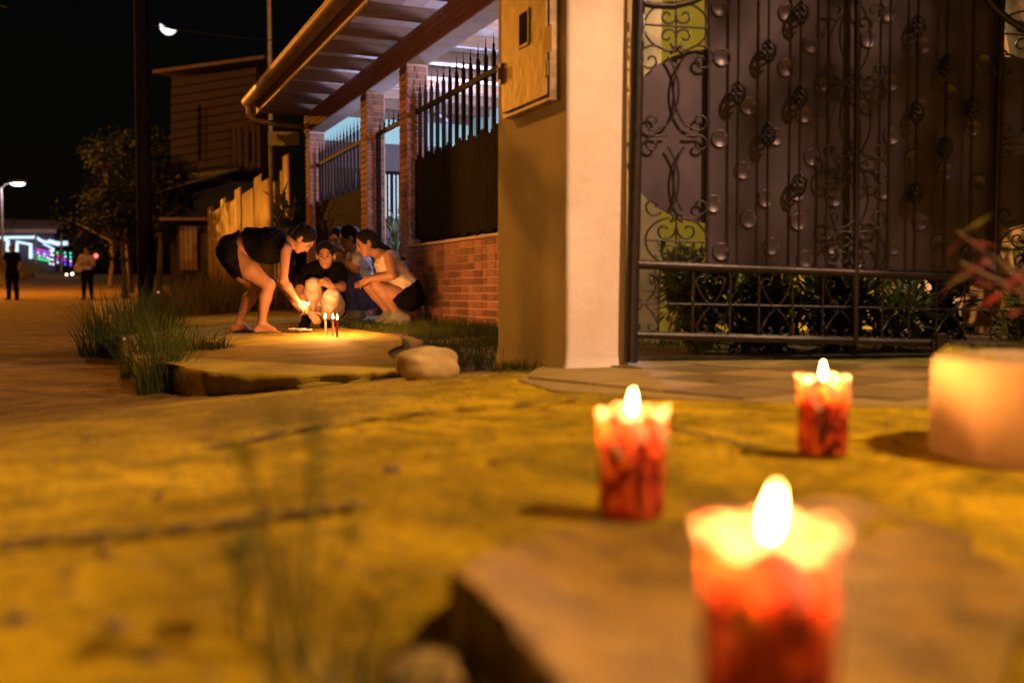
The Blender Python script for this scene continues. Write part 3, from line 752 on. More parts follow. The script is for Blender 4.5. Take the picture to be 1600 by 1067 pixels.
# ================================================================== STREET LAMPS (real lamps with their own light)
POLE = mat('lamp_pole', (.28, .24, .20), .6, scale=8, metal=.3, bump=.1)
SODIUM = (1.0, .34, .03); WARM = (1.0, .52, .27)
def street_lamp(label, base, head, power, col, strength, radius=.12, group='street lamps', size=1.0):
    base = Vector(base); head = Vector(head)
    t_ = thing('street_lamp', label, 'street lamp', base, 0, group)
    top = Vector((base.x, base.y, head.z - .25)); d = head - top
    MB().tube([base, base.lerp(top, .5), top], [.11, .085, .06], 12).build('pole', POLE, t_)
    MB().tube([top - Vector((0, 0, .1)), top + d * .25 + Vector((0, 0, .16)), top + d * .65 + Vector((0, 0, .12)), head + Vector((0, 0, .06))], .03, 8).build('arm', POLE, t_)
    yaw = math.atan2(d.y, d.x); R = Matrix.Rotation(yaw, 3, 'Z')
    hd = MB().ell(head + Vector((0, 0, .09)), (.34 * size, .16 * size, .085 * size), R, 16, 8).build('housing', POLE, t_)
    MB().ell(head + Vector((0, 0, .02 - .05 * (size - 1))), (.24 * size, .12 * size, .055 * size), R, 16, 8).build('lens', glow('lamp_lens_%d_%d' % (int(power), int(head.y)), col, strength), hd)
    point_light('lamp_light', head - Vector((0, 0, .16 * size)), power, col, radius, t_)
street_lamp('sodium street lamp on the corner right of the candles', (6.2, -.5, .3), (4.3, .1, 6.2), 4900, WARM, 30)
street_lamp('sodium street lamp across the street from the porch', (-7.6, 7.6, .1), (-6.0, 7.2, 6.0), 980, SODIUM, 30, .04)
street_lamp('sodium street lamp on the left opposite the corrugated fence', (-13.6, 17.2, .2), (-11.6, 17.6, 6.6), 1000, SODIUM, 30)
street_lamp('sodium street lamp further down the street on the left', (-22.6, 35.6, .3), (-20.4, 36, 7.8), 12000, SODIUM, 30)
hl = P(28, 287, 62); street_lamp('white street lamp with curved arm at the far left', (hl.x - 1.05, 62, .5), (hl.x, 62, hl.z), 300, (.86, .85, 1.0), 60, size=1.7)

# ================================================================== MOON
def moon():
    D_ = 900.0; c = P(263, 42, D_); R_ = 12.0 / F * D_; v = []; f = []
    back = (c - Vector((0, 0, CAMZ))).normalized(); rt = back.cross(Vector((0, 0, 1))).normalized(); up = rt.cross(back)
    ax = (rt * .94 + up * -.34).normalized(); dn = (up * -.94 + rt * -.34).normalized()
    n, m = 24, 10                                  # the sunlit lune of the sphere
    for i in range(n + 1):
        a = math.pi * i / n
        for j in range(m + 1):
            b = math.radians(-8 + 82 * j / m)
            v.append(c + (ax * math.cos(a) + (dn * math.cos(b) - back * math.sin(b)) * math.sin(a)) * R_)
    for i in range(n):
        for j in range(m): q = i * (m + 1) + j; f.append((q, q + 1, q + m + 2, q + m + 1))
    tag(MB().add(v, f, True).build('moon', glow('moonlight', (.93, .90, 1.0), 3.0)), 'bright thin crescent moon in the black sky', 'moon')
moon()

# ================================================================== BUILDINGS DOWN THE STREET
TIN = mat('corrugated_tin', (.50, .38, .19), .5, col2=(.30, .20, .09), scale=3, metal=.35, rnd=.25, stretch=(1, 1, .25))
def tin_sheet(t0, t1, z0, z1, s, parent, name='sheet'):
    n = max(8, int((t1 - t0) / .022)); v = []; f = []; am = .022
    for k in range(n + 1):
        t = t0 + (t1 - t0) * k / n; o = am * math.sin(2 * math.pi * t / .12)
        v += [H(s + o, t, z0), H(s + o + random.uniform(-.002, .002), t, z1)]
    f = [(2 * k, 2 * k + 2, 2 * k + 3, 2 * k + 1) for k in range(n)]
    o = MB().add(v, f, True).build(name, TIN, parent); sm = o.modifiers.new('t', 'SOLIDIFY'); sm.thickness = .002; return o
tf = thing('tin_fence', 'long corrugated tin fence beside the pavement lit orange', 'fence', H(3.0, 21, .3), TH)
t = 17.4
for k in range(11):
    w = .84; tin_sheet(t, t + w, .3, 2.62 + .10 * math.sin(k * 2.1) + (.0 if k % 3 else -.08), 3.0 + .018 * (k % 2), tf); t += w - .04
tf2 = thing('tin_fence', 'short piece of corrugated tin fence next to the porch', 'fence', H(3.0, 15.9, .3), TH)
tin_sheet(15.45, 15.95, .3, 2.72, 2.98, tf2); tin_sheet(16.2, 16.4, .3, 2.55, 3.02, tf2)
MB().box(H(3.0, 16.62, 1.35), (.12, .16, 2.1), HR).build('post', WOOD, tf2)
mast = thing('service_mast', 'thin steel service mast rising above the tin fence', 'mast', H(2.95, 16.9, .3), TH)
MB().tube([H(2.95, 16.9, .3), H(2.95, 16.9, 6.4)], .035, 8).build('pole', POLE, mast)
MB().tube([H(2.95, 16.9, 6.4), H(2.95, 16.85, 6.5), H(2.9, 16.75, 6.48)], .04, 8).build('weather_head', POLE, mast)
q = P(443, 217, 15.6); tag(MB().box(q, (.47, .02, .21), Matrix.Rotation(.1, 3, 'Z')).build('grey_sign', mat('grey_board', (.34, .33, .36), .6, scale=5)), 'blank grey board hanging left of the porch eaves', 'board')
shrub('roadside_shrub', 'small leafy shrub between the tin fence and the porch corner', 'plant', H(2.85, 15.1, .9), (.16, .18, .7), 240, .16, .035, LEAF)

# two storey timber house behind the fence
UH = 28.0
WP = mat('timber_cladding', (.085, .052, .026), .85, col2=(.045, .028, .013), scale=3, bump=.2, stretch=(1, 1, 9))
th_ = thing('timber_house', 'dark two storey timber house rising behind the tin fence', 'house', P(335, 456, UH + 1.5) - Vector((0, 0, .3)))
a = P(266, 272, UH); b = P(400, 250, UH); c = P(400, 104, UH); d = P(268, 123, UH)
nb = 11
for k in range(nb):                                 # boards of the upper storey
    lo, hi = k / nb, (k + 1) / nb - .012
    def mixp(x0, x1, q): return x0.lerp(x1, q)
    p = [mixp(a, d, lo), mixp(b, c, lo), mixp(b, c, hi), mixp(a, d, hi)]; back = Vector((0, .05, 0)); w = Vector((0, -.018, 0))
    MB().add([p[0] + w, p[1] + w, p[2], p[3]] + [x + back for x in p], [(0, 1, 2, 3), (7, 6, 5, 4), (0, 4, 5, 1), (1, 5, 6, 2), (2, 6, 7, 3), (3, 7, 4, 0)]).build('cladding_board', WP, th_)
cx = (a.x + c.x) / 2
MB().box((cx, UH + 2.1, (a.z + c.z) / 2 - .1), (c.x - a.x - .1, 4.0, c.z - a.z - .35)).build('upper_storey', WP, th_)
rt_ = MB(); e = Vector((0, -.5, .05)); g = Vector((0, 4.6, .5))
rp = [d + e + Vector((-.35, 0, -.02)), c + e + Vector((.35, 0, .05)), c + g + Vector((.35, 0, .3)), d + g + Vector((-.35, 0, .3))]
rt_.add(rp + [x + Vector((0, 0, .09)) for x in rp], [(3, 2, 1, 0), (4, 5, 6, 7), (0, 1, 5, 4), (1, 2, 6, 5), (2, 3, 7, 6), (3, 0, 4, 7)]); rt_.build('roof', mat('rusty_roof', (.20, .12, .06), .7, scale=4), th_)
aw = [P(262, 275, UH), P(372, 254, UH), P(372, 262, UH - 1.6), P(240, 300, UH - 1.6)]
MB().add(aw + [x + Vector((0, 0, -.06)) for x in aw], [(0, 1, 2, 3), (7, 6, 5, 4), (0, 4, 5, 1), (1, 5, 6, 2), (2, 6, 7, 3), (3, 7, 4, 0)]).build('awning', mat('dark_awning', (.05, .04, .035), .7), th_)
MB().box((cx, UH + 2.2, 1.9), (c.x - a.x + .2, 4, 3.6)).build('lower_storey', mat('dark_timber', (.06, .045, .035), .8, scale=5), th_)
for x in (366, 374, 385, 396, 404):
    p0 = P(x, 196, UH - .7); p1 = P(x, 262, UH - .7); MB().box((p0 + p1) / 2, (.09, .03, (p0 - p1).length)).build('shutter_slat', WP, th_)
for x in (312,): MB().tube([P(x, 165, UH - .3), P(x, 250, UH - .3)], .035, 6).build('vent_pipe', BLACK, th_)

# dark shack with a pale door leaf
sk = thing('shack', 'small dark timber shack with a pale plank door', 'shack', P(298, 470, 26))
q0 = P(281, 425, 26); q1 = P(310, 345, 26)
MB().box(((q0.x + q1.x) / 2 + .3, 27.3, (q0.z + q1.z) / 2), (1.3, 2.4, q1.z - q0.z + .1)).build('wall', mat('dark_timber', (.06, .045, .035), .8, scale=5), sk)
for k in range(4): MB().box((q0.x + .07 + .115 * k, 25.98, (q0.z + q1.z) / 2 - .05), (.10, .03, q1.z - q0.z - .2)).build('door_plank', mat('pale_plank', (.30, .20, .13), .8, scale=5, rnd=.2), sk)
MB().box((q0.x + .6, 27.0, q1.z + .10), (1.9, 3.0, .07), Matrix.Rotation(.06, 3, 'X')).build('roof', mat('rusty_roof', (.20, .12, .06), .7, scale=4), sk)

# festive house at the far end
LED = glow('led_white', (.62, .80, 1.0), 1.5)
fh = thing('festive_house', 'far house outlined with white light strips and coloured bulbs', 'house', P(30, 440, 74)); FD = 72.0
p0 = P(-60, 430, FD); p1 = P(108, 365, FD)
MB().box(((p0.x + p1.x) / 2 - .6, FD + 3.2, (p0.z + p1.z) / 2 + .1), (p1.x - p0.x - 1.2, 6, p1.z - p0.z)).build('wall', mat('house_wall_blue', (.07, .07, .12), .8), fh)
r0 = P(-70, 364, FD - 2); r1 = P(88, 364, FD - 2); r2 = P(104, 350, FD + 3); r3 = P(-70, 346, FD + 3)
MB().add([r0, r1, r2, r3] + [x + Vector((0, 0, .25)) for x in (r0, r1, r2, r3)], [(3, 2, 1, 0), (4, 5, 6, 7), (0, 1, 5, 4), (1, 2, 6, 5), (2, 3, 7, 6), (3, 0, 4, 7)]).build('roof', mat('grey_roof', (.40, .36, .38), .6, scale=2), fh)
for pix, r in (([(-20, 372), (20, 371), (54, 371)], .10), ([(4, 374), (12, 376), (12, 398)], .12), ([(26, 396), (27, 378), (48, 382), (48, 404)], .12), ([(53, 369), (66, 377), (78, 379)], .10), ([(76, 377), (90, 381), (105, 380)], .16), ([(68, 381), (84, 389), (80, 395)], .07)):
    MB().tube([P(x, y, FD - .3) for x, y in pix], r, 6).build('light_strip', LED, fh)
for x, z in ((56, 400), (96, 410)): MB().tube([P(x, 365, FD - .6), P(x, 440, FD - .6)], .08, 6).build('porch_column', POLE, fh)
cols = {'violet': (.45, .06, 1.0), 'green': (.05, 1.0, .22), 'red': (1.0, .05, .05), 'white': (.8, .85, 1.0), 'teal': (.05, .9, .7), 'blue': (.08, .15, 1.0)}
def bulbs(x0, x1, y0, y1, nx, ny, names):
    for j in range(ny):
        for i in range(nx):
            nm = names[(j * 2 + i * (1 + j % 2)) % len(names)] if not isinstance(names[0], list) else names[j][i % len(names[j])]
            x = x0 + (x1 - x0) * i / max(1, nx - 1) + random.uniform(-.8, .8); y = y0 + (y1 - y0) * j / max(1, ny - 1) + i * .9
            MB().ell(P(x, y, FD - .4), (.065, .065, .065), None, 8, 6).build('bulb', glow('bulb_' + nm, cols[nm], 2.2), fh)
bulbs(54, 75, 389, 403, 6, 4, [['violet', 'violet', 'red', 'violet'], ['violet', 'white', 'violet'], ['green', 'violet', 'white'], ['green', 'green', 'green', 'green']])
bulbs(79, 83, 391, 412, 2, 4, ['white', 'white']); bulbs(90, 97, 395, 410, 2, 4, [['green', 'teal'], ['red', 'violet'], ['violet', 'violet'], ['white', 'violet']]); bulbs(102, 110, 395, 413, 2, 4, [['teal', 'teal'], ['white', 'teal'], ['violet', 'white'], ['blue', 'violet']])

# small far lights
def far_lamp(name, label, cat, x, y, d, r, col, strength):
    t_ = thing(name, label, cat, P(x, y, d) - Vector((0, 0, r * 4)))
    MB().ell(P(x, y, d), (r, r, r), None, 10, 8).build('bulb', glow('far_%s_%d_%d' % (name, x, y), col, strength), t_)
    MB().tube([P(x, y, d) + Vector((0, r, r)), P(x, y, d) + Vector((0, r, -r * 4))], r * .3, 6).build('stalk', BLACK, t_)
far_lamp('bare_bulb', 'single white bulb shining through the dark trees', 'bulb', 252, 349, 40, .07, (1, .95, .85), 8)
far_lamp('tail_lamp', 'small red light beyond the standing person in the road', 'light', 150, 400, 60, .11, (1, .06, .05), 10)
far_lamp('road_lantern', 'left of two tiny warm lanterns at the roadside bend', 'lantern', 104, 429, 62, .06, (1, .72, .4), 8)
far_lamp('road_lantern', 'right of two tiny warm lanterns at the roadside bend', 'lantern', 113, 428, 62, .07, (1, .85, .6), 10)

# utility pole and wire
up_ = thing('utility_pole', 'dark wooden utility pole standing left of the porch', 'utility pole', (*P(228, 470, 17).xy, gz(*P(228, 470, 17).xy)))
b_ = P(228, 460, 17); MB().tube([(b_.x, 17, 0), (b_.x, 17, 8.5)], [.13, .10], 10).build('pole', mat('dark_pole', (.008, .006, .005), 1.0, scale=6, spec=.02), up_)
MB().box((b_.x, 16.9, 7.6), (1.5, .09, .1)).build('crossarm', BARK, up_)
wv = [P(225 + 215 * k / 12, 38 + 20 * math.sin(k / 12 * 1.5) + 2 * k / 12 * 3, 17 - 2 * k / 12) for k in range(13)]
tag(MB().tube(wv, .008, 5).build('overhead_wire', BLACK), 'thin overhead wire crossing just below the moon', 'wire')

# ================================================================== VEGETATION
def blades(n, fn, m, name, label=None, cat=None, kind=None, group=None, parent=None):
    """n curved tapering grass blades; fn gives (point, height, lean vector, width)"""
    V = []; Q = []
    for k in range(n):
        p, h, ln, w = fn()
        a = random.uniform(0, math.pi * 2); sx, sy = math.cos(a) * w, math.sin(a) * w; o = len(V)
        for i, q in enumerate((0, .4, .75, 1.0)):
            x = p[0] + ln[0] * q * q; y = p[1] + ln[1] * q * q; z = p[2] + h * (q - .25 * q * q * min(1.2, math.hypot(*ln) / max(h, 1e-3))); ww = (1 - q) ** .6 + .06
            V += [(x - sx * ww, y - sy * ww, z), (x + sx * ww, y + sy * ww, z)]
        for i in range(3): b = o + i * 2; Q.append((b, b + 1, b + 3, b + 2))
    o = link(name, np_mesh(name, np.array(V), np.array(Q), m), parent); return tag(o, label, cat, group, kind)
GRASS = mat('verge_grass', (.085, .115, .014), .75, col2=(.035, .05, .007), spec=.15, scale=3, trans=.3)
GRASSD = mat('dry_grass', (.20, .155, .045), .8, col2=(.10, .085, .02), scale=2, trans=.3)
def tuft_fn(cx, cy, rx, ry, hmin, hmax, lean, w, zf):
    def fn():
        a = random.uniform(0, 6.283); r = random.random() ** .6; x = cx + rx * r * math.cos(a); y = cy + ry * r * math.sin(a)
        h = random.uniform(hmin, hmax) * (1.15 - .5 * r); l = random.uniform(.1, 1) * lean; b = a + random.uniform(-1, 1)
        return (x, y, zf(x, y) - .01), h, (l * math.cos(b), l * math.sin(b)), w * random.uniform(.6, 1.2)
    return fn
def tuft(label, x, y, d, rx, ry, hmin, hmax, lean, n, w=.004, m=None, zf=None):
    p = P(x, y, d); blades(n, tuft_fn(p.x, p.y, rx, ry, hmin, hmax, lean, w, zf or gz), m or GRASS, 'grass_clump', label, 'grass', group='grass clumps beside the pavement')
def wz(x, y): return walk_z(x * NX + y * NY) - .01
def vz(x, y): return 0.238 + 0.045 * (x * NX + y * NY - 1.33)
tuft('large dark clump of tall grass at the pavement corner', 256, 594, 5.5, .10, .30, .12, .60, .26, 620, .0026)
tuft('dark spreading grass clump behind the large corner clump', 240, 560, 6.6, .13, .45, .15, .64, .24, 560, .0032)
tuft('grass clump on the street edge of the far pavement', 214, 505, 9.5, .18, 1.2, .3, .8, .3, 800, .006)
tuft('small grass tuft on the pavement behind the corner clump', 318, 540, 6.5, .18, .16, .06, .2, .12, 240, .004, None, wz)
tuft('dry grass growing along the tin fence', 345, 470, 15.5, .7, 1.6, .3, .8, .3, 1500, .010, GRASSD, wz)
tuft('tall weeds against the foot of the dark shack', 300, 470, 17.0, .7, 1.2, .4, .9, .4, 1000, .012, GRASS, gz)
def verge_fn():
    while True:
        t_ = random.uniform(4.1, 9.4); s = random.uniform(1.45 + .72 * ss1(4.0, 7.0, t_), 3.0); p = H(s, t_, 0)
        if math.sin(p.x * 7.1 + math.sin(p.y * 3.3) * 2) + math.sin(p.y * 5.7 + p.x * 2) > random.uniform(-1.6, 1.8): break
    h = random.uniform(.025, .085) * (1.6 if random.random() < .08 else 1)
    return (p.x, p.y, vz(p.x, p.y) - .005), h, (random.uniform(-.05, .05), random.uniform(-.05, .05)), random.uniform(.0018, .0035)
blades(9000, verge_fn, GRASS, 'verge_grass', 'short dark grass growing on the verge before the brick wall', 'grass', 'stuff')
def bank_fn():
    while True:
        y = random.uniform(30, 68); s = -(min(4.6, max(2.0, 4.6 - .045 * (y - 12))) + random.uniform(.1, 9)); x = (s - y * NY) / NX
        if 800 + F * x / y > -40: break
    return (x, y, gz(x, y) - .02), random.uniform(.25, .75), (random.uniform(-.25, .25), random.uniform(-.25, .25)), random.uniform(.012, .03)
blades(9000, bank_fn, GRASSD, 'bank_grass', 'tall dry grass covering the bank left of the street', 'grass', 'stuff')
def weed(label, x, y, d, h, n, spread_, w, m, zf, name='weed', heads=0):
    p = P(x, y, d); z = zf(p.x, p.y); t_ = thing(name, label, 'weed', (p.x, p.y, z), 0, 'weeds in the pavement')
    blades(n, tuft_fn(p.x, p.y, spread_, spread_, h * .5, h, h * .45, w, zf), m, 'blade', parent=t_)
    if heads:
        b = MB(); sb = MB()
        for k in range(heads):
            q = Vector((p.x + random.uniform(-1, 1) * spread_ * 1.4, p.y + random.uniform(-1, 1) * spread_, z + h * random.uniform(.55, 1.1))); sb.tube([(p.x, p.y, z), (p.x * .5 + q.x * .5, p.y * .5 + q.y * .5, (z + q.z) / 2 + .02), q], .0014, 5)
            for j in range(7): leaf(b, q, rvec() + Vector((0, 0, .6)), Vector((0, 0, 1)), .022, .005)
        sb.build('stalk', GRASS, t_); tag(b.build('seed_head', GRASS, t_), kind='stuff')
weed('thin weed stalks at the foot of the pillar', 800, 552, 4.35, .20, 26, .10, .0022, GRASSD, gz)
weed('small weed in front of the brick wall', 705, 520, 7.4, .16, 40, .08, .002, GRASS, vz, heads=4)
tuft('dark strip of grass along the street side of the pillar', 815, 556, 4.2, .12, .42, .02, .07, .05, 700, .002, None, gz)
NEARW = mat('near_weed', (.075, .085, .02), .7, col2=(.045, .05, .012), scale=6, trans=.3)
weed('tall blurred weed in the left foreground with drooping seed heads', 470, 1030, .82, .20, 10, .035, .0022, NEARW, gz, heads=7)
weed('low blurred weed clump at the bottom edge left of the broken slab', 560, 1120, .74, .10, 60, .07, .003, NEARW, gz)
weed('slim blurred weed in the left foreground beside the taller one', 385, 1000, .86, .13, 6, .02, .002, NEARW, gz, heads=3)

def tree(name, label, base, h, cr, nleaf, L, W, m, group=None, cz=None, limbs=9, squash=(1, 1, .8), lean=(0, 0)):
    base = Vector(base); t_ = thing(name, label, 'tree', base, 0, group)
    cc = base + Vector((lean[0], lean[1], h)); tb = MB(); fb = MB(); ends = []
    fork = base.lerp(cc, .62) + Vector((random.uniform(-.1, .1), random.uniform(-.1, .1), 0)) * cr
    tb.tube([base, base.lerp(fork, .5) + Vector((.04 * h * random.uniform(-1, 1), .03 * h, 0)) * .5, fork], [.045 * cr + .03, .036 * cr + .02, .028 * cr + .015], 8)
    for k in range(limbs):
        d = rvec(); d.z = abs(d.z) * .9 - .15; e = cc + Vector((d.x * squash[0], d.y * squash[1], d.z * squash[2])) * cr * random.uniform(.45, .9)
        mid = fork.lerp(e, .5) + rvec() * cr * .12; tb.tube([fork, mid, e], [.02 * cr + .008, .012 * cr + .006, .004], 6); ends += [mid.lerp(e, .4), e, e]
        e2 = mid + rvec() * cr * .45; tb.tube([mid, mid.lerp(e2, .5) + rvec() * .04, e2], [.008 * cr + .004, .006, .003], 5); ends.append(e2)
    cl = [(e, cr * random.uniform(.16, .34)) for e in ends]
    for k in range(nleaf):
        e, r = random.choice(cl); o = rvec() * r * random.random() ** .45
        leaf(fb, e + o, o + rvec() * .6 * r + Vector((0, 0, -.2 * r)), Vector((0, 0, 1)), L * random.uniform(.6, 1.3), W * random.uniform(.7, 1.3))
    tb.build('trunk', BARK, t_); fb.build('crown', m, t_); return t_
# trees outside the picture: two shade gate and pillar, two added to block lamps
tree('street_tree', 'street tree on the corner whose crown shades the gate', (4.6, 1.9, .3), 3.45, .85, 850, .11, .036, LEAF, 'street trees', squash=(.8, .7, .42), lean=(-1.95, .5), limbs=14)
tree('yard_shade_tree', 'added unseen tree over the iron gate blocking the corner lamp', (3.3, 5.7, .3), 3.7, 1.3, 4200, .17, .055, LEAF, 'street trees', squash=(1.1, .8, .55), lean=(-1.75, -1.45), limbs=20)  # added crown that keeps the corner lamp off the porch and the group
tree('young_tree', 'slender young tree at the street side left of the pavement', (-4.0, 6.1, .1), 3.3, .19, 330, .05, .017, LEAF, 'street trees', lean=(1.02, -.5), limbs=7)
tree('kerb_shade_tree', 'added unseen kerb tree blocking the lamp across from the porch', (-5.9, 8.3, .1), 4.05, .9, 1500, .11, .036, LEAF, 'street trees', squash=(1, 1, .6), lean=(1.35, -.65), limbs=12)  # added crown that keeps the sodium lamp off the bending person
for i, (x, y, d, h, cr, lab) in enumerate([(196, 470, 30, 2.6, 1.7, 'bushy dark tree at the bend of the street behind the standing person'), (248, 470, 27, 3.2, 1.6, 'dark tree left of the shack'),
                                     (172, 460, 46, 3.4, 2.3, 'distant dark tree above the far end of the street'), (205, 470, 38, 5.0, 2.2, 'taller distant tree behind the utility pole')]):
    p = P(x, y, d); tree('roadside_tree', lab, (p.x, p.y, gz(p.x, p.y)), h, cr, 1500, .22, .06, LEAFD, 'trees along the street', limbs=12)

# ================================================================== STONES AND SLAB
def lump(name, label, cat, c, r, m, seed, rz=0.0, amp=.22, flat=.0):
    n, k = 40, 26; v = []; f = []; R = Matrix.Rotation(rz, 3, 'Z')
    for i in range(k + 1):
        ph = math.pi * i / k
        for j in range(n):
            a = 2 * math.pi * j / n; d = Vector((math.sin(ph) * math.cos(a), math.sin(ph) * math.sin(a), math.cos(ph)))
            q = 1 + amp * (vnoise(d.x * 1.6 + 5 + seed, d.y * 1.6 + d.z * 2.1) + .4 * vnoise(d.x * 4 + seed, d.y * 4 + d.z * 3.7) + .15 * vnoise(d.x * 11, d.y * 11 + d.z * 9))
            e = Vector((math.copysign(abs(d.x) ** .93, d.x), math.copysign(abs(d.y) ** .93, d.y), math.copysign(abs(d.z) ** .93, d.z))) * float(q)
            v.append(Vector(c) + R @ Vector((e.x * r[0], e.y * r[1], max(e.z * r[2], -r[2] * .8))))
    for i in range(k):
        for j in range(n): a = i * n + j; b = i * n + (j + 1) % n; f.append((a, a + n, b + n, b))
    return tag(MB().add(v, f, True).build(name, m), label, cat)
STONE = mat('river_stone', (.46, .36, .13), .8, col2=(.24, .18, .05), scale=7, bump=.35, bscale=35)
rk = P(668, 582, 3.85); zg = gz(rk.x, rk.y)
lump('boulder', 'rounded pale boulder lying beside the broken pavement edge', 'boulder', (rk.x, rk.y, zg + .052), (.122, .085, .075), STONE, 2.0, .25)
sl_pix = [(702, 956), (770, 902), (850, 842), (930, 806), (1080, 780), (1330, 770), (1520, 830), (1620, 900), (1500, 1200), (1100, 1240), (905, 1150), (832, 1068), (768, 1000)]
SLT = 0.300
def slab():
    pts = []
    for (x0, y0), (x1, y1) in zip(sl_pix, sl_pix[1:] + sl_pix[:1]):
        a = gpt(x0, y0, SLT); b = gpt(x1, y1, SLT)
        for k in range(6): q = k / 6; pts.append((a[0] + (b[0] - a[0]) * q + random.uniform(-.004, .004), a[1] + (b[1] - a[1]) * q + random.uniform(-.004, .004)))
    c = (sum(p[0] for p in pts) / len(pts), sum(p[1] for p in pts) / len(pts)); n = len(pts)
    v = []; f = []
    for j, (k, z) in enumerate([(1.0, SLT - .07), (1.0, SLT - .012), (.985, SLT - .002), (.95, SLT), (.8, SLT), (.55, SLT), (.3, SLT)]):
        for x, y in pts: 
            X, Y = c[0] + (x - c[0]) * k, c[1] + (y - c[1]) * k
            v.append((X, Y, z + .30 * max(0, .09 - X) + (.003 * float(fbm(np.array([X * 12]), np.array([Y * 12]), 3, 8)[0]) if j > 2 else random.uniform(-.003, .003))))
    for j in range(6):
        for i in range(n): a = j * n + i; b = j * n + (i + 1) % n; f.append((a, b, b + n, a + n))
    f.append(tuple(range(6 * n, 7 * n)))
    return tag(MB().add(v, f, False).build('broken_slab', mat('slab_concrete', (.20, .135, .007), .6, col2=(.055, .038, .003), spec=.3, scale=14, bump=.6, bscale=60, detail=9)), 'broken concrete slab under the nearest candle lantern', 'slab')
slab()
sx, sy = gpt(668, 1052, .27)
lump('stone', 'small pale stone below the corner of the broken slab', 'stone', (sx, sy, .268), (.040, .035, .020), mat('dull_stone', (.22, .165, .03), .9, col2=(.12, .09, .015), scale=12, bump=.4), 5.0, .3)
PEB = mat('dark_pebble', (.08, .06, .03), .9, scale=20)
pb = [(62, 868 + 110, 'leftmost'), (182, 982, 'second from left')]
for i, (x, y, r, lab) in enumerate([(30, 970, .007, 'dark pebble nearest the lower left corner of the pavement'), (180, 982, .008, 'dark pebble right of the one in the lower left corner'), (232, 1030, .006, 'lowest dark pebble on the left foreground pavement'),
                                    (162, 866, .006, 'dark pebble on the long pavement joint'), (612, 738, .010, 'flat dark chip of stone in the middle of the pavement'), (105, 900, .005, 'tiny dark pebble below the pavement joint')]):
    X, Y = gpt(x, y, gz(*gpt(x, y, .28))); lump('pebble', lab, 'pebble', (X, Y, gz(X, Y) + r * .4), (r * 1.5, r, r * .7), PEB, i * 3.1)['group'] = 'pebbles on the pavement'

# round plastered planter at the right edge, with a red-leaved plant
pc = Vector((1.052, 1.83, .30))
pl_ = thing('planter', 'low round cream concrete planter at the right edge', 'planter', pc)
PLP = mat('planter_paint', (.33, .235, .125), .85, col2=(.26, .18, .09), scale=6, bump=.25, bscale=30)
MB().lathe([(.262, -.01), (.262, .01), (.260, .03), (.259, .15), (.258, .168), (.254, .176), (.246, .180), (.205, .180), (.196, .175), (.194, .14), (.001, .14)], pc, 56).build('ring', PLP, pl_)
sb = MB().ell(pc + Vector((0, 0, .14)), (.19, .19, .025), None, 24, 8).build('soil', EARTH, pl_)
def moss_fn():
    a = random.uniform(0, 6.283); r = random.uniform(.0, .21) if random.random() < .6 else random.uniform(.2, .245)
    return (pc.x + r * math.cos(a), pc.y + r * math.sin(a), pc.z + (.155 if r < .195 else .178)), random.uniform(.008, .022), (random.uniform(-.01, .01), random.uniform(-.01, .01)), .0022
blades(900, moss_fn, mat('moss', (.28, .30, .03), .8, col2=(.16, .18, .02), scale=20, trans=.3), 'moss', parent=pl_)
REDL = mat('red_leaf', (.16, .022, .012), .6, col2=(.08, .01, .006), scale=14, trans=.35)
rp_ = thing('red_plant', 'red leaved plant growing in the round planter', 'plant', pc + Vector((0, 0, .17)))
sbm = MB(); rb = MB(); gb = MB()
for k in range(9):
    e = Vector((random.uniform(-.26, .06), random.uniform(-.12, .12), random.uniform(.12, .30))); b0 = pc + Vector((0, 0, .165))
    sbm.tube([b0, b0 + e * .5 + Vector((0, 0, .04)), b0 + e], [.005, .004, .002], 6)
    for j in range(6):
        q = random.uniform(.45, 1.0); leaf(rb if (k + j) % 6 else gb, b0 + e * q + Vector((0, 0, .03 * (1 - q))), Vector((e.x, e.y, random.uniform(-.15, .15))).normalized() * .3 + rvec() * .7, Vector((0, 0, 1)), random.uniform(.04, .075), random.uniform(.011, .018))
sbm.build('stem', BARK, rp_); rb.build('red_foliage', REDL, rp_); gb.build('green_foliage', LEAF, rp_)

# ================================================================== CANDLES
FLAME = glow('flame', (1.0, .38, .10), 9000.0)
FLAMEC = (1.0, .47, .13)
WAX = mat('candle_wax', (.85, .74, .55), .45, scale=14, trans=.45)
def lantern_material():
    m = bpy.data.materials.new('red_lantern_film'); m.use_nodes = True; nt = m.node_tree; N = nt.nodes; L = nt.links
    b = N['Principled BSDF']; b.inputs['Roughness'].default_value = .25
    tc = N.new('ShaderNodeTexCoord'); nz = N.new('ShaderNodeTexNoise'); nz.inputs['Scale'].default_value = 34; nz.inputs['Detail'].default_value = 3; nz.inputs['Distortion'].default_value = 1.6
    mp = N.new('ShaderNodeMapping'); mp.inputs['Scale'].default_value = (1, 1, .6); L.new(tc.outputs['Object'], mp.inputs[0]); L.new(mp.outputs[0], nz.inputs['Vector'])
    r = N.new('ShaderNodeValToRGB'); e = r.color_ramp.elements; e[0].position = .40; e[0].color = (.055, .008, .005, 1); e[1].position = .66; e[1].color = (.85, .24, .05, 1)
    x = e.new(.52); x.color = (.42, .035, .014, 1); L.new(nz.outputs['Fac'], r.inputs[0]); L.new(r.outputs[0], b.inputs['Base Color'])
    t = N.new('ShaderNodeBsdfTranslucent'); L.new(r.outputs[0], t.inputs[0]); mx = N.new('ShaderNodeMixShader'); mx.inputs[0].default_value = .36
    L.new(b.outputs[0], mx.inputs[1]); L.new(t.outputs[0], mx.inputs[2]); L.new(mx.outputs[0], N['Material Output'].inputs['Surface']); return m
LANT = lantern_material()
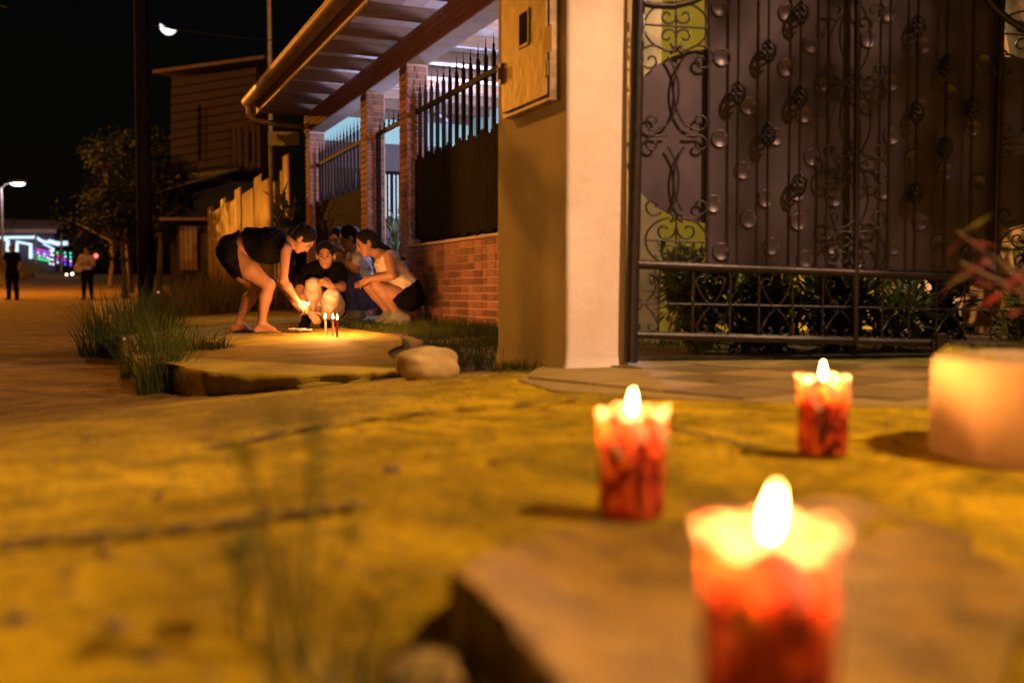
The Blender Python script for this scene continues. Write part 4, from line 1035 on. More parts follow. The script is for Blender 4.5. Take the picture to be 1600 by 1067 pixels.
RIM = mat('lantern_rim', (.95, .82, .66), .35, scale=20, trans=.55)
def lantern(label, base, yaw, lean, power=4.6):
    base = Vector(base); t_ = thing('candle_lantern', label, 'candle lantern', base, yaw, 'red candle lanterns'); Hh = .138; R0 = .0445
    def fn(i, a, r, z):                                       # scalloped mouth and softly fluted wall
        k = max(0, (z - .09) / .05); return r * (1 + .020 * math.cos(6 * a) * k + .010 * math.cos(3 * a + 1)), z + (.006 * math.cos(6 * a) if z > Hh - .004 else 0)
    Rz = Matrix.Rotation(yaw, 3, 'Z')
    MB().lathe([(.001, .003), (R0 * .9, .002), (R0 * .97, .008), (R0, .03), (R0 * 1.0, .07), (R0 * 1.01, .11), (R0 * 1.03, Hh)], base, 60, fn, Rz).build('shell', LANT, t_)
    for k in range(7):                                        # thin curled petals of the mouth
        a0 = k * 2 * math.pi / 7; v = []; f = []; tall = .0135 + .003 * math.sin(k * 2.3)
        for i in range(6):
            for j in range(9):
                q = i / 5; b = (j / 8 - .5) * 2; hw = .47 * math.sqrt(max(0.02, 1 - q * q * .97))
                rr = R0 * (1.025 + .02 * q * q) + .0025 * (1 - b * b) * q; an = a0 + b * hw
                v.append(base + Rz @ Vector((rr * math.cos(an), rr * math.sin(an), Hh - .007 + tall * q)))
        for i in range(5):
            for j in range(8): p_ = i * 9 + j; f.append((p_, p_ + 1, p_ + 10, p_ + 9))
        MB().add(v, f, True).build('petal', RIM, t_)
    MB().lathe([(.001, .008), (.021, .008), (.022, .08), (.022, Hh - .012), (.019, Hh - .006), (.012, Hh - .012), (.001, Hh - .013)], base, 28).build('candle', WAX, t_)
    for a, z0, z1, r in ((-1.75, Hh - .002, Hh - .030, .0085), (-2.35, Hh - .025, Hh - .052, .0055), (-.95, Hh, Hh - .040, .005)):  # pale drip shapes standing in for bright reflections below the rim
        pp = [base + Vector((math.cos(a + .10 * q) * (R0 * 1.035 + .001), math.sin(a + .10 * q) * (R0 * 1.035 + .001), z0 + (z1 - z0) * q / 4)) for q in range(5)]
        MB().tube(pp, [r * .6, r * .8, r * .8, r, r * .7], 8).build('glint_run', RIM, t_)
    top = base + Vector((0, 0, Hh - .012)); wk = MB().tube([top, top + Vector((lean * .2, 0, .014))], .0014, 6).build('wick', BLACK, t_)
    prof = [(.0005, 0), (.0026, .003), (.0040, .008), (.0043, .013), (.0037, .020), (.0024, .026), (.0012, .030), (.0003, .034)]
    fm = MB(); fm.lathe(prof, top + Vector((0, 0, .010)), 16)
    fm.v = [(x + lean * max(0, (z - top.z) / .04) ** 1.6, y, z) for x, y, z in fm.v]
    fm.build('flame', FLAME, t_)
def lant_at(x, d, z=None):
    r = ray(x, 600); X = r.x * d / r.y; return (X, d, gz(X, d) if z is None else z)
lantern('nearest red candle lantern cropped by the bottom edge', lant_at(1205, .662, SLT - .001), .35, .004)
lantern('red candle lantern in the middle standing left of the others', lant_at(988, 1.325), .9, .001)
lantern('farthest red candle lantern standing before the iron gate', lant_at(1286, 1.81, .3035), .1, .0)

def stick_candle(label, x, y, hpx, m, flame_k=1.0):
    b = Pw(x, y); h = hpx * b.y / F; t_ = thing('stick_candle', label, 'candle', b, 0, 'thin candles on the pavement')
    MB().tube([b, b + Vector((.001, 0, h * .5)), b + Vector((0, 0, h))], .0085, 10).build('stick', m, t_)
    top = b + Vector((0, 0, h)); MB().tube([top, top + Vector((0, 0, .01))], .0015, 5).build('wick', BLACK, t_)
    fm = MB().lathe([(.0005, 0), (.0036 * flame_k, .004), (.0058 * flame_k, .011), (.0042 * flame_k, .020), (.002, .030), (.0004, .038)], top + Vector((0, 0, .004)), 12); fm.build('flame', FLAME, t_)
RWAX = mat('red_wax', (.50, .05, .04), .45, scale=14, trans=.35)
stick_candle('pale thin candle with the largest flame before the crouching group', 508.5, 522, 24, WAX, 1.35)
stick_candle('pinkish thin candle in the middle of the three on the pavement', 520.5, 525, 26, mat('pink_wax', (.62, .30, .22), .45, scale=14, trans=.35), 1.0)
stick_candle('dark red thin candle on the right of the three', 527, 527, 27, RWAX, .9)
b = Pw(470, 519)
cr = MB(); v = []; f = []; n = 9
for i in range(n):
    for j in range(n):
        x = (i / (n - 1) - .5) * .17; y = (j / (n - 1) - .5) * .14; v.append((b.x + x + random.uniform(-.008, .008), b.y + y, b.z + .006 + .045 * abs(vnoise(i * .9, j * .9, 3)) + .014 * random.random()))
for i in range(n - 1):
    for j in range(n - 1): q = i * n + j; f.append((q, q + n, q + n + 1, q + 1))
pp = cr.add(v, f).build('crumpled_paper', mat('white_paper', (.72, .62, .55), .7, scale=20)); tag(pp, 'crumpled white paper wrapper on the pavement by the candles', 'paper'); pp.modifiers.new('t', 'SOLIDIFY').thickness = .002
for x, y, lab in ((247, 457, 'tiny white scrap caught in the top of the corner grass'), (194, 530, 'tiny white scrap low in the corner grass')):
    c = P(x, y, 5.9); tag(MB().box(c, (.014, .006, .010), Matrix.Rotation(.5, 3, 'Y')).box(c + Vector((.004, -.003, .004)), (.010, .005, .008), Matrix.Rotation(-.4, 3, 'Y')).build('scrap', mat('white_paper', (.72, .62, .55), .7)), lab, 'scrap')

# ================================================================== PEOPLE
def sdf_mesh(prims, vox, m, clips=(), fold=0.0):
    lo = np.min([np.minimum(p['lo'], p['lo']) for p in prims], 0) - .03; hi = np.max([p['hi'] for p in prims], 0) + .03
    nn = np.ceil((hi - lo) / vox).astype(int) + 1; D = np.full(nn, 1.0, np.float32)
    ax = [lo[i] + vox * np.arange(nn[i]) for i in range(3)]
    for p in prims:
        k = p['k']; mg = k + 3 * vox
        a = np.maximum(0, np.floor((p['lo'] - mg - lo) / vox).astype(int)); b = np.minimum(nn, np.ceil((p['hi'] + mg - lo) / vox).astype(int) + 1)
        sl = tuple(slice(a[i], b[i]) for i in range(3))
        X, Y, Z = np.meshgrid(ax[0][sl[0]], ax[1][sl[1]], ax[2][sl[2]], indexing='ij')
        if p['t'] == 'cap':
            A, B = p['a'], p['b']; d = B - A; L2 = max(d @ d, 1e-9)
            T = np.clip(((X - A[0]) * d[0] + (Y - A[1]) * d[1] + (Z - A[2]) * d[2]) / L2, 0, 1)
            dd = np.sqrt((X - A[0] - T * d[0]) ** 2 + (Y - A[1] - T * d[1]) ** 2 + (Z - A[2] - T * d[2]) ** 2) - (p['ra'] + (p['rb'] - p['ra']) * T)
        else:
            C, R, r = p['c'], p['R'], p['r']; q = [((X - C[0]) * R[0][i] + (Y - C[1]) * R[1][i] + (Z - C[2]) * R[2][i]) for i in range(3)]
            k0 = np.sqrt(sum((q[i] / r[i]) ** 2 for i in range(3))); k1 = np.sqrt(sum((q[i] / r[i] ** 2) ** 2 for i in range(3))) + 1e-9; dd = k0 * (k0 - 1) / k1
        E = D[sl]
        if p.get('sub'):
            h = np.clip(.5 - .5 * (E + dd) / k, 0, 1); D[sl] = E * (1 - h) + (-dd) * h + k * h * (1 - h)
        else:
            h = np.clip(.5 + .5 * (dd - E) / k, 0, 1); D[sl] = dd * (1 - h) + E * h - k * h * (1 - h)
    if clips:
        X, Y, Z = np.meshgrid(*ax, indexing='ij')
        for c, nrm in clips: D = np.maximum(D, ((X - c[0]) * nrm[0] + (Y - c[1]) * nrm[1] + (Z - c[2]) * nrm[2]).astype(np.float32))
    if fold:
        X, Y, Z = np.meshgrid(*ax, indexing='ij')
        D = D + (fold * (np.sin(46 * X + 3 * np.sin(17 * Z + 5 * Y) + 9 * Y) * np.sin(38 * Z + 2.4 * np.sin(21 * X) - 14 * X) + .5 * np.sin(95 * Z + 40 * X + 3 * np.sin(30 * Y)))).astype(np.float32)
    return surface_nets(D, lo, vox, m)
def surface_nets(D, lo, vox, m):
    S = D < 0; cs = [S[i:S.shape[0] - 1 + i, j:S.shape[1] - 1 + j, k:S.shape[2] - 1 + k] for i in (0, 1) for j in (0, 1) for k in (0, 1)]
    cnt = sum(c.astype(np.int8) for c in cs); act = (cnt > 0) & (cnt < 8); I = np.argwhere(act); idx = np.full(act.shape, -1, np.int64); idx[act] = np.arange(len(I))
    acc = np.zeros((len(I), 3)); num = np.zeros(len(I)); cor = [(i, j, k) for i in (0, 1) for j in (0, 1) for k in (0, 1)]
    val = {c: D[I[:, 0] + c[0], I[:, 1] + c[1], I[:, 2] + c[2]] for c in cor}
    for c in cor:
        for a in range(3):
            if c[a] == 0:
                e = list(c); e[a] = 1; v0, v1 = val[c], val[tuple(e)]; x = (v0 < 0) != (v1 < 0); t = np.where(x, v0 / np.where(v0 - v1 == 0, 1, v0 - v1), 0)
                p = np.array(c, float)[None] + np.zeros((len(I), 3)); p[:, a] += t; acc[x] += p[x]; num[x] += 1
    V = lo + vox * (I + acc / np.maximum(num, 1)[:, None]); Q = []
    for a in range(3):
        b, c = (a + 1) % 3, (a + 2) % 3; s0 = [slice(1, -1)] * 3; s1 = [slice(1, -1)] * 3; s0[a] = slice(0, -1); s1[a] = slice(1, None)
        A, B = S[tuple(s0)], S[tuple(s1)]; E = np.argwhere(A != B)
        if not len(E): continue
        ins = A[tuple(E.T)]; G = E.copy(); G[:, b] += 1; G[:, c] += 1
        def cell(db, dc): g = G.copy(); g[:, b] -= db; g[:, c] -= dc; return idx[tuple(g.T)]
        q = np.stack([cell(1, 1), cell(0, 1), cell(0, 0), cell(1, 0)], 1); q[~ins] = q[~ins][:, ::-1]; Q.append(q)
    Q = np.concatenate(Q); Q = Q[(Q >= 0).all(1)]
    return np_mesh('skin', V, Q, m)
A3 = lambda p: np.array(tuple(p), float)
def cap(a, b, ra, rb, k=.02, **kw):
    a, b = A3(a), A3(b); r = max(ra, rb); return dict(t='cap', a=a, b=b, ra=ra, rb=rb, k=k, lo=np.minimum(a, b) - r, hi=np.maximum(a, b) + r, **kw)
def elp(c, r, R=None, k=.02, **kw):
    c = A3(c); R = np.array(R) if R is not None else np.eye(3); m = max(r); return dict(t='ell', c=c, R=R, r=r, k=k, lo=c - m, hi=c + m, **kw)
def frame(x, y, z):                                   # columns
    return [[x[i], y[i], z[i]] for i in range(3)]
def infl(p, e, k=None):
    q = dict(p); 
    if p['t'] == 'cap': q['ra'] = p['ra'] + e; q['rb'] = p['rb'] + e
    else: q['r'] = tuple(v + e for v in p['r'])
    q['lo'] = p['lo'] - e; q['hi'] = p['hi'] + e
    if k: q['k'] = k
    return q
def part_cap(p, f0, f1):
    a = p['a'] + (p['b'] - p['a']) * f0; b = p['a'] + (p['b'] - p['a']) * f1; return cap(a, b, p['ra'] + (p['rb'] - p['ra']) * f0, p['ra'] + (p['rb'] - p['ra']) * f1, p['k'])
def hand_prims(w, d, back, side, k=1.0, curl=.5):
    """palm, four unequal bent fingers and a thumb leaving the side of the palm"""
    d = Vector(d).normalized(); back = Vector(back); back = (back - d * back.dot(d)).normalized(); sd = d.cross(back) * side; w = Vector(w)
    o = [elp(w + d * .048 * k, (.040 * k, .052 * k, .016 * k), frame(sd, d, back), .012)]
    for i, L in enumerate((.062, .072, .067, .052)):
        b0 = w + d * .085 * k + sd * (1.5 - i) * .0205 * k; d1 = (d - back * curl * .7).normalized(); d2 = (d - back * curl * 1.9).normalized()
        m1 = b0 + d1 * L * .55 * k; o += [cap(b0, m1, .0092 * k, .0086 * k, .005), cap(m1, m1 + d2 * L * .5 * k, .0086 * k, .0074 * k, .004)]
    b0 = w + d * .028 * k + sd * .030 * k; d1 = (d * .65 + sd * .65 - back * .3).normalized(); m1 = b0 + d1 * .042 * k
    o += [cap(b0, m1, .0125 * k, .0105 * k, .010), cap(m1, m1 + (d * .9 + sd * .15 - back * .35).normalized() * .032 * k, .0100 * k, .0085 * k, .005)]
    return o
SKIN = mat('brown_skin', (.40, .21, .12), .55, var=.10, scale=9)
HAIR = mat('black_hair', (.008, .006, .005), .75, spec=.2, scale=60, stretch=(1, 1, .15))
BROW = mat('brow', (.03, .02, .015), .7); LIP = mat('lip', (.30, .10, .08), .5); EYE = mat('eye_dark', (.02, .015, .012), .3)
VOX = .0055
def person(label, J, k, fwd, up, clothes, hair='long', face=True, vox=VOX, lift=0.0, hands=True):
    """J: joints in space. one continuous body; hair, clothes and features are its children"""
    J = {a: Vector(b) for a, b in J.items()}
    f = Vector(fwd).normalized(); u = Vector(up); u = (u - f * u.dot(f)).normalized(); r = f.cross(u)
    base = (J['toeR'] + J['toeL']) / 2; root = thing('person', label, 'person', base, 0, None)
    hd = J['head']; pr = {}
    sh = (J['shL'] - J['shR']); shn = sh.normalized(); spine = (J['neck'] - J['pelvis']).normalized(); fr = shn.cross(spine).normalized()
    waist = J['pelvis'].lerp(J['chest'], .5) if 'waist' not in J else J['waist']
    hip = (J['hipL'] - J['hipR']).normalized(); hfr = hip.cross((J['chest'] - J['pelvis']).normalized()).normalized(); hz = hip.cross(hfr)
    fr2 = shn.cross((J['neck'] - waist).normalized()).normalized(); cz = fr2.cross(shn)
    B = J.get('bulk', Vector((1, 1, 1)))
    pr['torso'] = [elp(J['pelvis'], (.155 * k * B.x, .115 * k * B.y, .115 * k), frame(hip, hfr, hz), .05), elp(waist, (.130 * k * B.x, .100 * k * B.y, .12 * k), frame(shn, fr2, cz), .07),
                   elp(J['chest'], (.155 * k * B.x, .108 * k * B.y, .155 * k), frame(shn, fr2, cz), .07), cap(J['shR'].lerp(J['shL'], .12), J['shR'].lerp(J['shL'], .88), .058 * k, .058 * k, .05), cap(waist, J['chest'], .095 * k, .10 * k, .06)]
    pr['neck'] = [cap(J['neck'], hd - u * .06 * k - f * .015 * k, .054 * k, .047 * k, .03)]
    pr['head'] = [elp(hd + u * .022 * k - f * .008 * k, (.074 * k, .094 * k, .093 * k), frame(r, f, u), .01), elp(hd - u * .045 * k + f * .030 * k, (.056 * k, .060 * k, .070 * k), frame(r, f, u), .03),
                  cap(hd + u * .012 * k + f * .085 * k, hd - u * .024 * k + f * .104 * k, .008 * k, .0135 * k, .012), elp(hd - u * .058 * k + f * .082 * k, (.022 * k, .013 * k, .012 * k), frame(r, f, u), .012),
                  elp(hd - u * .098 * k + f * .066 * k, (.024 * k, .018 * k, .016 * k), frame(r, f, u), .02), cap(hd + u * .03 * k + f * .078 * k + r * .03 * k, hd + u * .03 * k + f * .078 * k - r * .03 * k, .011 * k, .011 * k, .012)]
    for s in (-1, 1):
        pr['head'] += [elp(hd - u * .010 * k - f * .004 * k + r * s * .080 * k, (.013 * k, .019 * k, .031 * k), frame(r, f, u), .008), elp(hd + u * .006 * k + f * .088 * k + r * s * .030 * k, (.017 * k, .010 * k, .011 * k), frame(r, f, u), .010, sub=True)]
    for s in 'LR':
        pr['uarm' + s] = [cap(J['sh' + s], J['el' + s], .048 * k, .036 * k, .025)]
        m1 = J['el' + s].lerp(J['wr' + s], .3); pr['farm' + s] = [cap(J['el' + s], m1, .037 * k, .038 * k, .02), cap(m1, J['wr' + s], .038 * k, .024 * k, .02)]
        hdv = J['hand' + s] - J['wr' + s]; bk = J.get('bk' + s, Vector((0, 0, 1)))
        pr['hand' + s] = hand_prims(J['wr' + s], hdv, bk, 1 if s == 'L' else -1, k * .95, J['curl'].x if 'curl' in J else .5) if hands else [cap(J['wr' + s], J['hand' + s], .026 * k, .02 * k, .02)]
        tm = J['hip' + s].lerp(J['kn' + s], .45); pr['thigh' + s] = [cap(J['hip' + s], tm, .086 * k * B.z, .078 * k * B.z, .035), cap(tm, J['kn' + s], .078 * k * B.z, .055 * k, .03)]
        cm = J['kn' + s].lerp(J['an' + s], .33); bend = (J['hip' + s] - J['kn' + s]).normalized(); cm = cm + (bend - (J['an' + s] - J['kn' + s]).normalized() * bend.dot((J['an' + s] - J['kn' + s]).normalized())) * .015 * k
        pr['shin' + s] = [cap(J['kn' + s], cm, .054 * k, .056 * k, .025), cap(cm, J['an' + s], .055 * k, .034 * k, .025)]
        he = J['heel' + s]; to = J['toe' + s]; fd = (to - he); lat = Vector((-fd.y, fd.x, 0)).normalized() * .02 * k
        pr['foot' + s] = [cap(J['an' + s], he, .034 * k, .030 * k, .02), cap(J['an' + s], he + fd * .68 + Vector((0, 0, .006)), .034 * k, .024 * k, .02), cap(he, he + fd * .68, .028 * k, .022 * k, .02)]
        for q in range(5):
            o = (q - 2) / 2; b0 = he + fd * .66 + lat * o * 1.25; pr['foot' + s].append(cap(b0, he + fd * (1.0 - .05 * abs(o + .6) * 2) + lat * o * 1.5 - Vector((0, 0, .006)), .0125 * k, .0095 * k, .008))
    allp = [q for key in ('torso', 'neck') for q in pr[key]]
    for s in 'LR': allp += pr['uarm' + s] + pr['farm' + s] + pr['hand' + s] + pr['thigh' + s] + pr['shin' + s] + pr['foot' + s]
    allp += pr['head']
    body = link('body', sdf_mesh(allp, vox, SKIN), root)
    # hair: skull cap behind the face, plus its length
    hp = [elp(hd + u * .034 * k - f * .018 * k, (.086 * k, .101 * k, .095 * k), frame(r, f, u), .02), elp(hd - u * .005 * k - f * .052 * k, (.082 * k, .064 * k, .092 * k), frame(r, f, u), .03)]
    if hair == 'bun': hp += [elp(hd - f * .105 * k + u * .055 * k, (.036, .034, .034), None, .02)]
    if hair == 'long': hp += [cap(hd - f * .07 * k, hd - f * .09 * k - u * .16 * k, .062 * k, .04 * k, .04)]
    if hair == 'tail':
        pts = J['tail_pts']
    if 'tail0' in J:
        hp += [cap(hd - f * .085 * k, J['tail0'], .035 * k, .028 * k, .03), cap(J['tail0'], J['tail1'], .028 * k, .012 * k, .02)]
    hp += [elp(hd - u * .022 * k + f * .112 * k, (.067 * k, .100 * k, .106 * k), frame(r, f, u), .012, sub=True)]
    for s in (-1, 1): hp += [elp(hd - u * .012 * k + f * .002 * k + r * s * .094 * k, (.022 * k, .022 * k, .034 * k), frame(r, f, u), .012, sub=True)]
    ho = link('hair', sdf_mesh(hp, vox * .9, HAIR), root)
    if vox < .01:                                     # locks combed back over the skull
        lk = MB(); c0 = hd + u * .034 * k - f * .018 * k
        for q in range(110):
            a = random.uniform(-1.25, 1.25); st_ = random.uniform(.72, 1.2) - .75 * abs(a) / 1.25; L_ = random.uniform(.9, 1.7); pts_ = []
            for j in range(7):
                e = st_ + L_ * j / 6; d_ = (f * math.cos(e) + u * math.sin(e)) ; d_ = d_ * math.cos(a * (1 - .25 * j / 6)) + r * math.sin(a * (1 - .25 * j / 6)); d_.normalize()
                n_ = 1 / math.sqrt((d_.dot(r) / .086) ** 2 + (d_.dot(f) / .101) ** 2 + (d_.dot(u) / .095) ** 2) * k
                pts_.append(c0 + d_ * (n_ + random.uniform(.0, .004)))
            lk.tube(pts_, [.002, .004, .0045, .0045, .004, .003, .001], 5, False)
        tag(lk.build('hair_locks', HAIR, ho), kind='stuff')
    if face:
        for s in (-1, 1):
            c = hd + u * .006 * k + f * .0865 * k + r * s * .030 * k; MB().ell(c, (.0135 * k, .006 * k, .0055 * k), Matrix(frame(r, f, u)), 10, 6).build('eye', EYE, root)
            MB().tube([c + u * .021 * k + f * .006 * k - r * s * .014 * k, c + u * .025 * k + f * .006 * k, c + u * .019 * k + f * .0 * k + r * s * .019 * k], .0038 * k, 6).build('eyebrow', BROW, root)
        MB().ell(hd - u * .058 * k + f * .090 * k, (.023 * k, .008 * k, .0085 * k), Matrix(frame(r, f, u)), 12, 6).build('lips', LIP, root)
    for c in clothes: c(root, pr, J, k, dict(spine=spine, fr=fr, cz=cz, hz=hz, vox=vox))
    return root, pr, J
def garment(name, keys, m, e=.012, clips=None, part=None, extra=None):
    def fn(root, pr, J, k, fx):
        ps = []
        for key in keys:
            lst = pr[key]
            if part and key in part:
                f0, f1 = part[key]                     # a fraction of a limb made of chained cones
                n = len(lst)
                for i, q in enumerate(lst):
                    a, b = i / n, (i + 1) / n
                    if f1 > a and f0 < b: ps.append(infl(part_cap(q, max(0, (f0 - a) * n), min(1, (f1 - a) * n)), e))
            else: ps += [infl(q, e) for q in lst if not q.get('sub')]
        if extra: ps += extra(J, k)
        o = link(name, sdf_mesh(ps, fx['vox'], m, clips(J, k, fx) if clips else (), .0045), root); return o
    return fn
def sole(name, m, th=.018, w=.04):
    def fn(root, pr, J, k, fx):
        for s in 'LR':
            a, b = J['heel' + s] - Vector((0, 0, .026)), J['toe' + s] - Vector((0, 0, .020)); link(name, sdf_mesh([elp(a.lerp(b, .5), (((b - a).length * .5 + .02), w, th), frame((b - a).normalized(), Vector((-(b - a).y, (b - a).x, 0)).normalized(), Vector((0, 0, 1))), .01), cap(a.lerp(b, .2), a.lerp(b, .85), th, th, .02)], .006, m), root)
    return fn
def shoes(name, m, e=.012):
    def fn(root, pr, J, k, fx):
        for s in 'LR': link(name, sdf_mesh([infl(q, e) for q in pr['foot' + s]], .007, m, [(A3(J['an' + s] + Vector((0, 0, .035))), (0, 0, 1))]), root)
    return fn
BLK = mat('black_cotton', (.007, .007, .008), .95, scale=20, bump=.15, spec=.05)
DEN = mat('dark_denim', (.012, .011, .014), .95, scale=30, bump=.2, spec=.05)
WJ = mat('pale_jeans', (.66, .52, .45), .8, col2=(.52, .40, .33), scale=6, bump=.15)
WT = mat('white_cotton', (.66, .58, .50), .8, scale=12, bump=.15)
BJ = mat('blue_jeans', (.06, .075, .40), .8, col2=(.035, .045, .26), scale=9, bump=.2)
LB = mat('pale_blue_shirt', (.55, .60, .80), .8, scale=9, bump=.15)
SNK = mat('grey_sneaker', (.20, .22, .19), .7, scale=14, bump=.2); RUB = mat('white_rubber', (.62, .56, .48), .6); THONG = mat('flip_flop', (.10, .06, .05), .7)
def band(lo, hi):                                      # keep the cloth between two fractions of the spine
    def fn(J, k, fx):
        o = []; sp = A3(fx['spine'])
        if lo is not None: o.append((A3(J['pelvis'].lerp(J['neck'], lo)), tuple(-sp)))
        if hi is not None: o.append((A3(J['pelvis'].lerp(J['neck'], hi)), tuple(sp)))
        return o
    return fn
V = Vector
def px(d, **kw): return {a: P(b[0], b[1], d + (b[2] if len(b) > 2 else 0)) for a, b in kw.items()}

# 1: bends forward from the left with a lighter
d = Pw(420, 519).y; print('A depth', d)
J = px(d, pelvis=(361, 393), waist=(388, 381), chest=(423, 381), neck=(452, 377), head=(474, 374.5), shR=(446, 390, -.15), shL=(446, 384, .15), elR=(443, 438, -.20), elL=(437, 438, .10), wrR=(465, 471, -.16), wrL=(459, 473, .02),
       handR=(474, 480, -.14), handL=(468, 482, .02), hipR=(366, 403, -.09), hipL=(364, 405, .09), knR=(420, 446, -.10), knL=(400, 451, .10), anR=(409, 505, -.08), anL=(373, 504, .10),
       heelR=(401, 515, -.08), toeR=(440, 517.5, -.10), heelL=(365, 513, .10), toeL=(394, 515, .10))
J['bkR'] = V((-.2, -.6, .7)); J['bkL'] = V((-.2, .6, .7)); J['bulk'] = V((1.05, 1.18, 1.12)); J['curl'] = V((.7, 0, 0))
person('person in dark sleeveless top and shorts bending down to light candles', J, .93, (.50, -.12, -.86), (.86, 0, .5),
       [garment('top', ['torso'], BLK, .020, band(.31, .985), None, lambda J, k: [elp(J['chest'] - V((.01, 0, .05)), (.15, .14, .12), None, .06)]), garment('shorts', ['torso', 'thighR', 'thighL'], DEN, .016, band(None, .19), {'thighR': (0, .42), 'thighL': (0, .40)}), sole('flip_flop', THONG, .010)], 'bun', True)
JA = J
# 2: squats facing the lens in pale torn jeans
d = Pw(496, 512).y; print('B depth', d)
J = px(d, pelvis=(508, 478, .34), waist=(508, 457, .24), chest=(507, 433, .10), neck=(509, 416, .05), head=(509, 399, -.02), shR=(484, 423, .06), shL=(532, 424, .06), elR=(467, 455, -.06), elL=(534, 449, -.06), wrR=(484, 488, -.22), wrL=(519, 447, -.22),
       handR=(494, 500, -.26), handL=(510, 443, -.25), hipR=(496, 482, .32), hipL=(520, 482, .32), knR=(489, 446, -.10), knL=(518, 463, -.20), anR=(480, 495, .06), anL=(508, 500, .02),
       heelR=(478, 502, .10), toeR=(475, 508, -.10), heelL=(507, 507, .04), toeL=(513, 513.5, -.16))
J['bkR'] = V((0, -1, .3)); J['bkL'] = V((.3, -.8, .4)); J['bulk'] = V((1.1, 1.1, 1.12)); J['curl'] = V((.95, 0, 0))
person('person in black shirt and pale torn jeans squatting behind the candles', J, .95, (.05, -.97, -.22), (0, -.2, 1),
       [garment('shirt', ['torso', 'uarmR', 'uarmL'], BLK, .016, band(.12, None), {'uarmR': (0, .62), 'uarmL': (0, .62)}), garment('jeans', ['thighR', 'thighL', 'shinR', 'shinL'], WJ, .016, None, {'shinR': (0, .86), 'shinL': (0, .86)}, lambda J, k: [infl(elp(J['pelvis'], (.155 * k, .115 * k, .115 * k), None, .05), .016)]),
        shoes('shoe', BLK)], 'bun', True)
JB = J
# 3: squats at the right against the brick wall, long plait down the back
d = Pw(612, 506).y - .05; print('E depth', d)
J = px(d, pelvis=(643, 464, .04), waist=(632, 444, .02), chest=(608, 416, .02), neck=(592, 397, 0), head=(573, 381, -.02), shR=(605, 402, .15), shL=(607, 402, -.15), elR=(590, 434, .14), elL=(613, 431, -.20), wrR=(574, 440, .04), wrL=(577, 437, -.16),
       handR=(565, 441, .0), handL=(567, 441, -.14), hipR=(641, 470, .12), hipL=(640, 470, -.06), knR=(578, 449, .10), knL=(590, 448, -.12), anR=(608, 489, .10), anL=(621, 490, -.08),
       heelR=(619, 496, .10), toeR=(590, 501, .08), heelL=(636, 498, -.08), toeL=(601, 504, -.12), tail0=(606, 391, .06), tail1=(632, 406, .10))
J['bkR'] = V((0, -.4, .8)); J['bkL'] = V((0, -.7, .6)); J['bulk'] = V((.92, .95, .94)); J['curl'] = V((.8, 0, 0))
person('person in white tank top and black shorts squatting at the brick wall', J, .96, (-.84, -.38, -.36), (-.35, 0, .94),
       [garment('tank_top', ['torso'], WT, .012, band(.18, .93)), garment('shorts', ['torso', 'thighR', 'thighL'], BLK, .016, band(None, .20), {'thighR': (0, .36), 'thighL': (0, .36)}), shoes('sneaker', SNK), sole('sneaker_sole', RUB, .012)], 'tail2', True)
# 4: crouches behind in blue jeans and pale shirt
d = Pw(556, 500).y; print('D depth', d)
J = px(d, pelvis=(570, 464, .15), waist=(566, 443, .12), chest=(560, 414, .06), neck=(554, 394, .04), head=(546, 373, 0), shR=(556, 400, .2), shL=(562, 401, -.12), elR=(544, 424, .16), elL=(556, 421, -.22), wrR=(532, 412, .05), wrL=(541, 410, -.16),
       handR=(526, 408, 0), handL=(534, 407, -.14), hipR=(568, 468, .22), hipL=(568, 468, .04), knR=(543, 431, .08), knL=(549, 428, -.12), anR=(560, 486, .12), anL=(550, 487, -.06),
       heelR=(567, 491, .12), toeR=(553, 495, .10), heelL=(559, 492, -.06), toeL=(540, 496, -.10))
J['bkR'] = V((0, -.4, .8)); J['bkL'] = V((0, -.4, .8)); J['bulk'] = V((.95, .95, 1.0)); J['curl'] = V((.6, 0, 0))
person('person in pale shirt and blue jeans crouching between two others', J, 1.04, (-.9, -.3, -.3), (-.28, 0, .95),
       [garment('shirt', ['torso', 'uarmR', 'uarmL'], LB, .016, band(.12, None), {'uarmR': (0, .6), 'uarmL': (0, .6)}), garment('jeans', ['thighR', 'thighL', 'shinR', 'shinL'], BJ, .018, None, {'shinR': (0, .9), 'shinL': (0, .9)}, lambda J, k: [infl(elp(J['pelvis'], (.155 * k, .115 * k, .115 * k), None, .05), .018)]), shoes('shoe', SNK)], 'short', True)
# 5: mostly hidden behind the squatting person in torn jeans
J2 = {}
for a, b in J.items(): J2[a] = b + V((-.20, .42, .015)) if a not in ('bkR', 'bkL', 'bulk', 'curl') else b
for s in 'LR':
    for a in ('heel', 'toe', 'an'): J2[a + s] = J2[a + s] + V((0, 0, walk_z(st(J2[a + s])[0]) - walk_z(st(J[a + s])[0]) - .015))
person('dark haired person mostly hidden behind the one in torn jeans', J2, .96, (-.3, -.9, -.3), (-.05, -.3, .95),
       [garment('shirt', ['torso', 'uarmR', 'uarmL'], mat('striped_brown_shirt', (.20, .11, .07), .8, col2=(.05, .03, .025), scale=4, stretch=(1, 1, 14)), .016, band(.12, None), {'uarmR': (0, .7), 'uarmL': (0, .7)}), garment('trousers', ['thighR', 'thighL', 'shinR', 'shinL'], DEN, .018, None, None, lambda J, k: [infl(elp(J['pelvis'], (.155 * k, .115 * k, .115 * k), None, .05), .018)]), shoes('shoe', BLK)], 'short', True)

